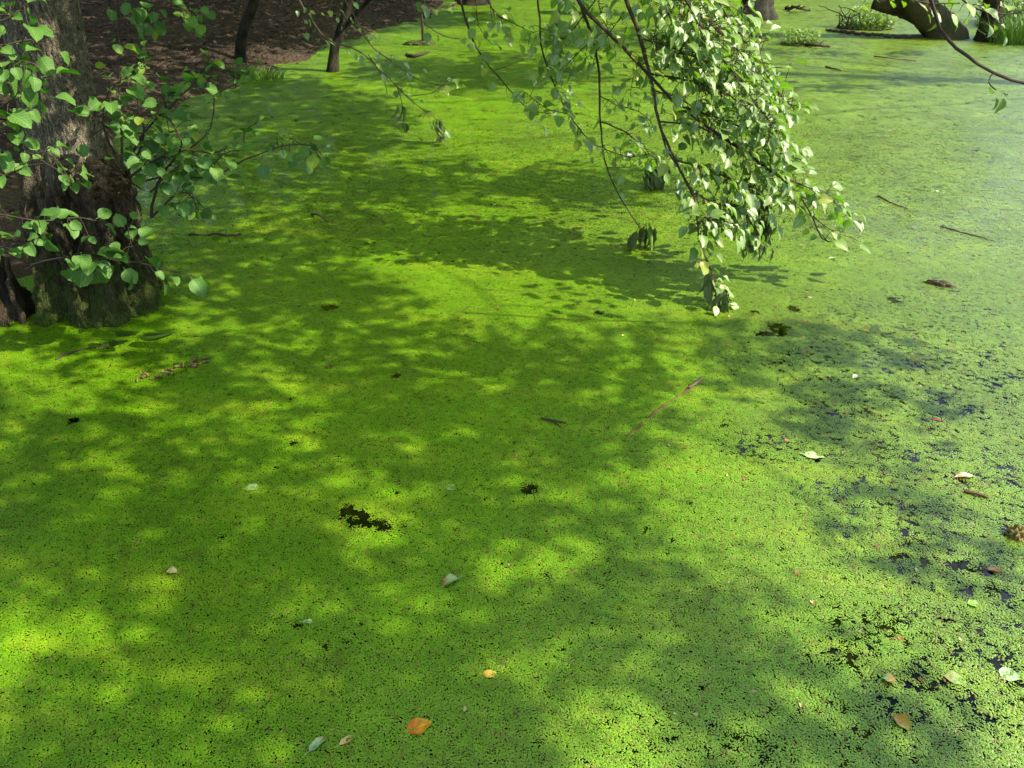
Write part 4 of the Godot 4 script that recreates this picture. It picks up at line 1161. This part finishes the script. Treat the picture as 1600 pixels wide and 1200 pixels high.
	# sticks
	stick("long reddish stick lying slantwise in the middle of the pond", [Vector3(0.435, 0.003, -2.856), Vector3(0.482, 0.006, -2.924), Vector3(0.542, 0.003, -2.999), Vector3(0.58, 0.006, -3.053), Vector3(0.649, 0.001, -3.141), Vector3(0.714, 0.004, -3.203), Vector3(0.811, 0.006, -3.319)], 0.0035, 0.0055, M.red_stick, 0.005)
	stick("grey broken twig end above the reddish stick", [Vector3(0.746, 0.014, -3.234), Vector3(0.812, 0.02, -3.306)], 0.006, 0.008, M.dry, 0.002)
	stick("thin straight twig on the far sunlit weed", [Vector3(2.469, 0.008, -5.815), Vector3(2.512, 0.012, -5.656), Vector3(2.569, 0.006, -5.558)], 0.006, 0.003, M.dry)
	stick("long faint twig below the thin straight one", [Vector3(2.644, 0.006, -5.222), Vector3(2.746, 0.01, -5.099), Vector3(2.854, 0.006, -4.981)], 0.006, 0.003, M.dry)
	stick("dark wet stick in shade right of the alder foot", [Vector3(-2.055, 0.006, -5.088), Vector3(-1.848, 0.012, -5.072), Vector3(-1.718, 0.02, -5.051), Vector3(-1.635, 0.012, -5.083)], 0.004, 0.008, M.twig, 0.012)
	var bk := thing("bark_piece", "short ragged dark piece of bark in the sunlit thin weed", "bark", Vector3(2.268, 0, -4.337))
	var bp := obj("bark_scrap", lump(57, 0.062, 0.016, 0.022, 0.9, 2.2, Color(0.02, 0.015, 0.010), Color(0.10, 0.075, 0.055)), M.clod, bk)
	bp.rotation.y = -0.5
	bp.position.y = 0.008
	stick("dark stick among debris in the dappled middle", [Vector3(0.118, 0.006, -3.004), Vector3(0.163, 0.01, -2.983), Vector3(0.213, 0.006, -2.971)], 0.007, 0.004, M.twig, 0.005, [[Vector3(0.163, 0.01, -2.983), Vector3(0.191, 0.006, -2.938)]])
	stick("rusty stick floating on lavender water", [Vector3(1.593, 0.008, -2.519), Vector3(1.627, 0.012, -2.502), Vector3(1.666, 0.006, -2.485)], 0.006, 0.004, M.red_stick)
	stick("little forked twig standing up near the dark wet stick", [Vector3(-1.285, 0, -5.451), Vector3(-1.229, 0.03, -5.389), Vector3(-1.177, 0.02, -5.322), Vector3(-1.142, 0.004, -5.297)], 0.008, 0.004, M.twig, 0.006, [[Vector3(-1.229, 0.03, -5.389), Vector3(-1.242, 0.05, -5.429)]])
	stick("thin black twig afloat below the alder foot", [Vector3(-2.045, 0.004, -3.502), Vector3(-2.019, 0.01, -3.552), Vector3(-1.964, 0.008, -3.6), Vector3(-1.871, 0.004, -3.62)], 0.006, 0.003, M.twig, 0.006)
	stick("long pale twig far out beneath the broken limb", [Vector3(4.263, 0.02, -10.969), Vector3(4.412, 0.03, -10.787), Vector3(4.672, 0.01, -10.74)], 0.010, 0.006, M.dry)
	stick("short dark twig on the far sunlit weed", [Vector3(3.515, 0.01, -10.39), Vector3(3.597, 0.02, -10.114)], 0.009, 0.006, M.twig)
	stick("long dark log afloat in front of the leaning tree", [Vector3(4.326, 0.01, -13.038), Vector3(4.623, 0.03, -12.622), Vector3(4.972, 0.03, -12.408), Vector3(5.402, 0.02, -12.422)], 0.02, 0.02, M.twig, 0.01)
	stick("black stick sticking out of the small pale tussock", [Vector3(3.687, 0.03, -11.805), Vector3(3.785, 0.04, -11.6), Vector3(3.928, 0.03, -11.569)], 0.022, 0.014, M.twig, 0.006)
	stick("bare branching twig in the weed beside the grey trunk", [Vector3(3.181, 0, -12.661), Vector3(3.159, 0.07, -12.041), Vector3(3.369, 0.03, -12.201)], 0.016, 0.008, M.twig, 0.01, [[Vector3(3.159, 0.07, -12.041), Vector3(3.202, 0.12, -11.912)]])
	stick("crooked dark sticks tangled far out by the grey trunk", [Vector3(4.358, 0.02, -15.21), Vector3(4.428, 0.08, -14.874), Vector3(4.679, 0.02, -14.984)], 0.03, 0.014, M.twig, 0.015, [[Vector3(4.428, 0.08, -14.874), Vector3(4.367, 0.15, -14.522)], [Vector3(4.459, 0.05, -14.967), Vector3(4.503, 0.11, -14.703)]])
	stick("dark rotten branch afloat beyond the drooping branch", [Vector3(-1.251, 0.01, -11.112), Vector3(-1.128, 0.03, -10.953), Vector3(-0.993, 0.01, -11.329)], 0.025, 0.012, M.twig, 0.01)
	# seeds, scales and bits of leaf among the thin weed
	var xfs := []
	var cols := PackedColorArray()
	for k in 1900:
		var p := Vector2(R.randf_range(-1.8, 3.4), R.randf_range(-6.5, -1.4))
		if R.randf() > 0.12 + clampf(p.x * 0.45 + 0.1, 0.0, 0.88):
			continue
		var sz := R.randf_range(0.004, 0.014)
		var bs := Basis(Vector3.UP, R.randf() * TAU) * Basis(Vector3.RIGHT, R.randf_range(-0.3, 0.3))
		xfs.append(Transform3D(bs.scaled(Vector3(sz, sz, sz * R.randf_range(0.8, 2.2))), Vector3(p.x, 0.005, p.y)))
		var t: Color = [Color(0.16, 0.09, 0.04), Color(0.24, 0.10, 0.05), Color(0.09, 0.06, 0.03), Color(0.36, 0.30, 0.17), Color(0.05, 0.04, 0.025)][R.randi() % 5]
		cols.append(t * R.randf_range(0.6, 1.2))
	weed("plant_debris", "tiny brown seeds and leaf bits scattered among the thin weed", leaf_mesh("ovate", 95, 0.2, 0.1, 0.05), M.litter, xfs, cols)
	get_child(get_child_count() - 1).set_meta("category", "debris")
	# debris
	var d := thing("rotting_debris", "patch of sodden brown leaf crumbs in a sunlit spot below the alder", "debris", Vector3(-1.466, 0, -3.415))
	var dm := MB.new()
	for k in 42:
		var t := R.randf_range(-1, 1)
		var p := Vector3(t * 0.12 + R.randf_range(-0.03, 0.03), R.randf_range(0.004, 0.012), -t * 0.07 + R.randf_range(-0.04, 0.04))
		tube(dm, vec([p, p + Vector3(R.randf_range(-0.014, 0.014), R.randf_range(0, 0.008), R.randf_range(-0.014, 0.014)), p + Vector3(R.randf_range(-0.024, 0.024), 0, R.randf_range(-0.024, 0.024))]), 0.006, 0.003, 5, 0.3, Color(0.10, 0.075, 0.03) * R.randf_range(0.3, 1.6))
	var dd := obj("leaf_crumbs", dm.commit(), M.clod, d)
	dd.set_meta("kind", "stuff")
	var cl := thing("weedy_clod", "rough brown clod poking up from open water at the pond side", "clod", Vector3(1.669, 0, -2.285))
	obj("clod_body", lump(51, 0.034, 0.034, 0.03, 0.7, 3.0, Color(0.012, 0.010, 0.006), Color(0.24, 0.19, 0.06)), M.clod, cl)
	# tussocks
	var t1 := thing("tussock", "small pale tuft of green plants with a black stick stuck in it", "tussock", Vector3(3.67, 0, -11.897))
	obj("grass_blades", grass_mesh(61, 130, 0.24, 0.16, 0.24, 0.008, 1.1), M.grass, t1)
	var lv1 := obj("leafy_stems", spray_mesh(71, 260, 0.24, 0.05), M.pale_leaf, t1)
	lv1.transform = Transform3D(Basis.from_scale(Vector3(1, 1.6, 0.7)), Vector3(-0.03, 0.11, 0))
	obj("mud_base", lump(52, 0.26, 0.04, 0.16, 0.4, 2.5, Color(0.03, 0.026, 0.015), Color(0.07, 0.06, 0.03)), M.clod, t1)
	var t2 := thing("tussock", "dense green tuft with dark twigs, beneath the broken limb", "tussock", Vector3(4.939, 0, -13.222))
	obj("grass_blades", grass_mesh(62, 240, 0.32, 0.22, 0.36, 0.008, 1.0), M.grass, t2)
	var lv2 := obj("leafy_stems", spray_mesh(72, 420, 0.32, 0.055), M.pale_leaf, t2)
	lv2.transform = Transform3D(Basis.from_scale(Vector3(1, 2.2, 0.7)), Vector3(0.08, 0.17, 0))
	obj("mud_base", lump(53, 0.38, 0.05, 0.2, 0.4, 2.5, Color(0.03, 0.026, 0.015), Color(0.07, 0.06, 0.03)), M.clod, t2)
	var tw := MB.new()
	for k in 9:
		var p := Vector3(R.randf_range(-0.42, -0.1), 0.0, R.randf_range(-0.1, 0.15))
		tube(tw, smoothed(vec([p, p + Vector3(R.randf_range(-0.1, 0.1), R.randf_range(0.08, 0.2), 0), p + Vector3(R.randf_range(-0.3, 0.2), R.randf_range(0.1, 0.3), R.randf_range(-0.1, 0.1))]), 0.05, 0.01), 0.012, 0.005, 5)
	obj("dead_twigs", tw.commit(), M.twig, t2)
	var t3 := thing("tussock", "tall bright sedge clump beside the thin dark trunk", "tussock", Vector3(6.511, 0, -12.093))
	obj("grass_blades", grass_mesh(63, 800, 0.42, 0.3, 0.62, 0.006, 0.9), M.grass, t3)
	var t4 := thing("tussock", "leafy green clump behind the tall sedge", "tussock", Vector3(7.307, 0, -13.52))
	obj("grass_blades", grass_mesh(64, 300, 0.7, 0.4, 0.75, 0.010, 0.9), M.grass, t4)
	var lv4 := obj("leafy_stems", spray_mesh(73, 900, 0.7, 0.07), M.pale_leaf, t4)
	lv4.transform = Transform3D(Basis.from_scale(Vector3(1, 2.2, 0.7)), Vector3(0, 0.32, 0))
	var t5 := thing("tussock", "dark grassy edge at the foot of the shady bank", "tussock", Vector3(-2.826, 0, -9.8))
	obj("grass_blades", grass_mesh(65, 420, 0.42, 0.22, 0.22, 0.007, 0.5), M.grass, t5)
	var t6 := thing("tussock", "dark sprout on a small mound beyond the drooping branch", "tussock", Vector3(-1.177, 0, -11.897))
	obj("grass_blades", grass_mesh(66, 90, 0.2, 0.1, 0.12, 0.008, 0.5), M.grass, t6)
	obj("mud_base", lump(54, 0.20, 0.05, 0.1, 0.4, 2.5, Color(0.03, 0.026, 0.015), Color(0.05, 0.06, 0.02)), M.clod, t6)
	var sm := MB.new()
	tube(sm, vec([Vector3(0.05, -0.1, 0), Vector3(0.055, 0.2, 0), Vector3(0.045, 0.36, 0)]), 0.022, 0.014, 7, 0.1)
	obj("dead_stem", sm.commit(), M.twig, t6)

# trees that stand outside the picture and shade the pond
func shade_amount(p: Vector2) -> float:
	var area := PackedVector2Array([Vector2(-9, 0.5), Vector2(-4.552, -5.525), Vector2(-7.56, -11.002), Vector2(-5.059, -12.397), Vector2(-3.019, -10.407), Vector2(-1.504, -8.929), Vector2(-0.581, -7.36), Vector2(0.289, -6.616), Vector2(0.923, -6.292), Vector2(1.2, -5.525), Vector2(0.95, -4.753), Vector2(0.917, -4.142), Vector2(0.771, -3.647), Vector2(0.522, -3.082), Vector2(0.351, -2.414), Vector2(0.183, -1.829), Vector2(0.11, -1.097), Vector2(-1, 0.5)])
	var half := PackedVector2Array([Vector2(0.917, -4.142), Vector2(2.02, -3.522), Vector2(1.984, -3.082), Vector2(1.246, -2.892), Vector2(1.388, -2.485), Vector2(1.276, -2.094), Vector2(1.133, -1.829), Vector2(0.979, -1.604), Vector2(0.686, -1.097), Vector2(0.11, -1.097), Vector2(0.183, -1.829), Vector2(0.351, -2.414), Vector2(0.522, -3.082)])
	var dark := [[Vector2(-0.351, -10.149), 1.405, 0.943, 0.8], [Vector2(1.349, -12.397), 1.096, 0.938, 0.75], [Vector2(-1.956, -8.387), 0.889, 0.617, 1], [Vector2(-1.525, -14.155), 1.525, 0.931, 0.8], [Vector2(0.137, -9.868), 0.891, 0.48, 0.8], [Vector2(1.154, -3.522), 0.433, 0.122, 0.58], [Vector2(-3.062, -5.525), 1.365, 1.58, 0.95], [Vector2(-2.099, -3.918), 0.627, 0.158, 1], [Vector2(0.414, -5.525), 0.745, 0.63, 0.75], [Vector2(4.12, -11.345), 1.399, 0.176, 0.55], [Vector2(3.796, -9.378), 1.309, 0.156, 0.5], [Vector2(-5.023, -13.52), 2.375, 3.894, 0.9], [Vector2(-3.526, -14.155), 1.906, 3.477, 0.95], [Vector2(-2.391, -14.848), 0.897, 1.46, 0.9]]
	var bright := [[Vector2(0, -7.161), 0.98, 0.744, 0], [Vector2(-1.183, -6.79), 0.493, 0.142, 0], [Vector2(-1.953, -3.184), 0.16, 0.178, 0], [Vector2(-1.558, -3.99), 0.223, 0.059, 0], [Vector2(-1.384, -3.615), 0.265, 0.051, 0], [Vector2(-1.459, -1.996), 0.145, 0.109, 0], [Vector2(-0.852, -1.804), 0.127, 0.144, 0], [Vector2(-0.588, -2.262), 0.168, 0.097, 0], [Vector2(-0.287, -3.492), 0.201, 0.096, 0], [Vector2(0.274, -3.291), 0.329, 0.121, 0], [Vector2(-0.786, -5.525), 0.455, 0.112, 0], [Vector2(-0.081, -5.403), 0.244, 0.108, 0], [Vector2(-0.266, -4.221), 0.233, 0.145, 0], [Vector2(-1.219, -2.803), 0.219, 0.104, 0], [Vector2(-1.012, -1.604), 0.236, 0.083, 0], [Vector2(-0.591, -2.847), 0.222, 0.062, 0], [Vector2(0.27, -4.303), 0.202, 0.083, 0], [Vector2(-0.14, -2.638), 0.14, 0.087, 0], [Vector2(-1.876, -3.522), 0.231, 0.049, 0], [Vector2(-0.931, -3.712), 0.27, 0.059, 0], [Vector2(-1.029, -3.237), 0.162, 0.064, 0], [Vector2(-0.501, -3.918), 0.125, 0.064, 0], [Vector2(-1.279, -4.753), 0.219, 0.078, 0], [Vector2(0.993, -2.215), 0.228, 0.125, 0], [Vector2(0.537, -2.638), 0.21, 0.095, 0]]

	var s := 0.0
	if Geometry2D.is_point_in_polygon(p, area):
		s = 0.67
	elif Geometry2D.is_point_in_polygon(p, half):
		s = 0.52
	for q in dark:
		var c: Vector2 = q[0]
		var d := Vector2((p.x - c.x) / q[1], (p.y - c.y) / q[2]).length()
		s = maxf(s, q[3] * (1.0 - smoothstep(0.75, 1.1, d)))
	for q in bright:
		var c: Vector2 = q[0]
		var d := Vector2((p.x - c.x) / q[1], (p.y - c.y) / q[2]).length()
		s *= smoothstep(0.75, 1.2, d)
	return s

func build_shade_trees() -> void:
	var gap := noise(201, 1.8, 3)
	var per := [[], []]
	var sp := spray_mesh(31, 66, 0.25, 0.085)
	var z := 0.6
	var step := 0.20
	while z > -19.0:
		var x := -9.0
		while x < 5.0:
			var p := Vector2(x + R.randf_range(-0.1, 0.1), z + R.randf_range(-0.1, 0.1))
			var s := shade_amount(p + Vector2(R.randf_range(-0.22, 0.22), R.randf_range(-0.22, 0.22)))
			x += step
			if s <= 0.0:
				continue
			if absf(s - 0.52) < 0.001:
				if R.randf() > 0.27:
					continue
			elif gap.get_noise_2d(p.x, p.y * 0.8) * 1.1 + R.randf_range(-0.12, 0.12) > (s - 0.5) * 1.6:
				continue
			var h := R.randf_range(2.6, 4.2)
			if p.y > -3.4:
				h = lerpf(h, R.randf_range(3.6, 5.2), smoothstep(-3.4, -2.2, p.y))
			var at := Vector3(p.x, 0, p.y) + sun_to * (h / sun_to.y)
			# the hanging branch itself is in full sun
			var rel := (at - Vector3(1.25, 0.75, -4.6)) / Vector3(1.08, 0.85, 1.0)
			var sd := (sun_to / Vector3(1.08, 0.85, 1.0)).normalized()
			if (rel - sd * rel.dot(sd)).length() < 1.0:
				continue
			rel = (at - Vector3(5.5, 0.9, -12.4)) / Vector3(1.2, 1.2, 1.0)
			sd = (sun_to / Vector3(1.2, 1.2, 1.0)).normalized()
			if (rel - sd * rel.dot(sd)).length() < 1.0:
				continue
			rel = (at - Vector3(-2.05, 1.0, -3.4)) / Vector3(0.75, 0.5, 0.6)
			sd = (sun_to / Vector3(0.75, 0.5, 0.6)).normalized()
			if (rel - sd * rel.dot(sd)).length() < 1.0:
				continue
			var b := (Basis(Vector3.UP, R.randf() * TAU) * Basis(Vector3.RIGHT, R.randf_range(-0.3, 0.3)) * Basis(Vector3.BACK, R.randf_range(-0.5, -0.1))).scaled(Vector3.ONE * R.randf_range(0.8, 1.25))
			per[0 if at.z > -5.0 else 1].append(Transform3D(b, at))
		z -= step

	var roots := [Vector3(10.5, 0.1, 3.0), Vector3(12.5, 0.1, -8.0)]
	var names := ["tall tree behind the viewer whose crown dapples the near pond", "tall tree off to the side whose crown dapples the far pond"]
	for k in 2:
		var t := thing("shade_tree", names[k], "tree", roots[k])
		var xfs := []
		var mid := Vector3.ZERO
		for q in per[k]:
			xfs.append(Transform3D(q.basis, q.origin - roots[k]))
			mid += q.origin - roots[k]
		mid /= maxi(1, per[k].size())
		crown(t, xfs, sp, M.spray)
		var mb := MB.new()
		tube(mb, smoothed(vec([Vector3(0, -0.4, 0), Vector3(-0.1, 3, 0), Vector3(-0.5, 6, 0), Vector3(-0.8, 9, 0)]), 0.3), 0.24, 0.08, 16, 0.05, Color(0.10, 0.085, 0.06))
		obj("trunk", mb.commit(), M.far_bark, t)
		var lb := MB.new()
		for j in 9:
			var q: Transform3D = xfs[R.randi() % xfs.size()]
			var st := Vector3(-0.5, R.randf_range(4.5, 8.0), 0)
			tube(lb, smoothed(vec([st, st.lerp(q.origin, 0.5) + Vector3(0, 0.5, 0), q.origin]), 0.3, 0.06), 0.022, 0.006, 6, 0.05, Color(0.08, 0.065, 0.05))
		obj("limbs", lb.commit(), M.far_bark, t)
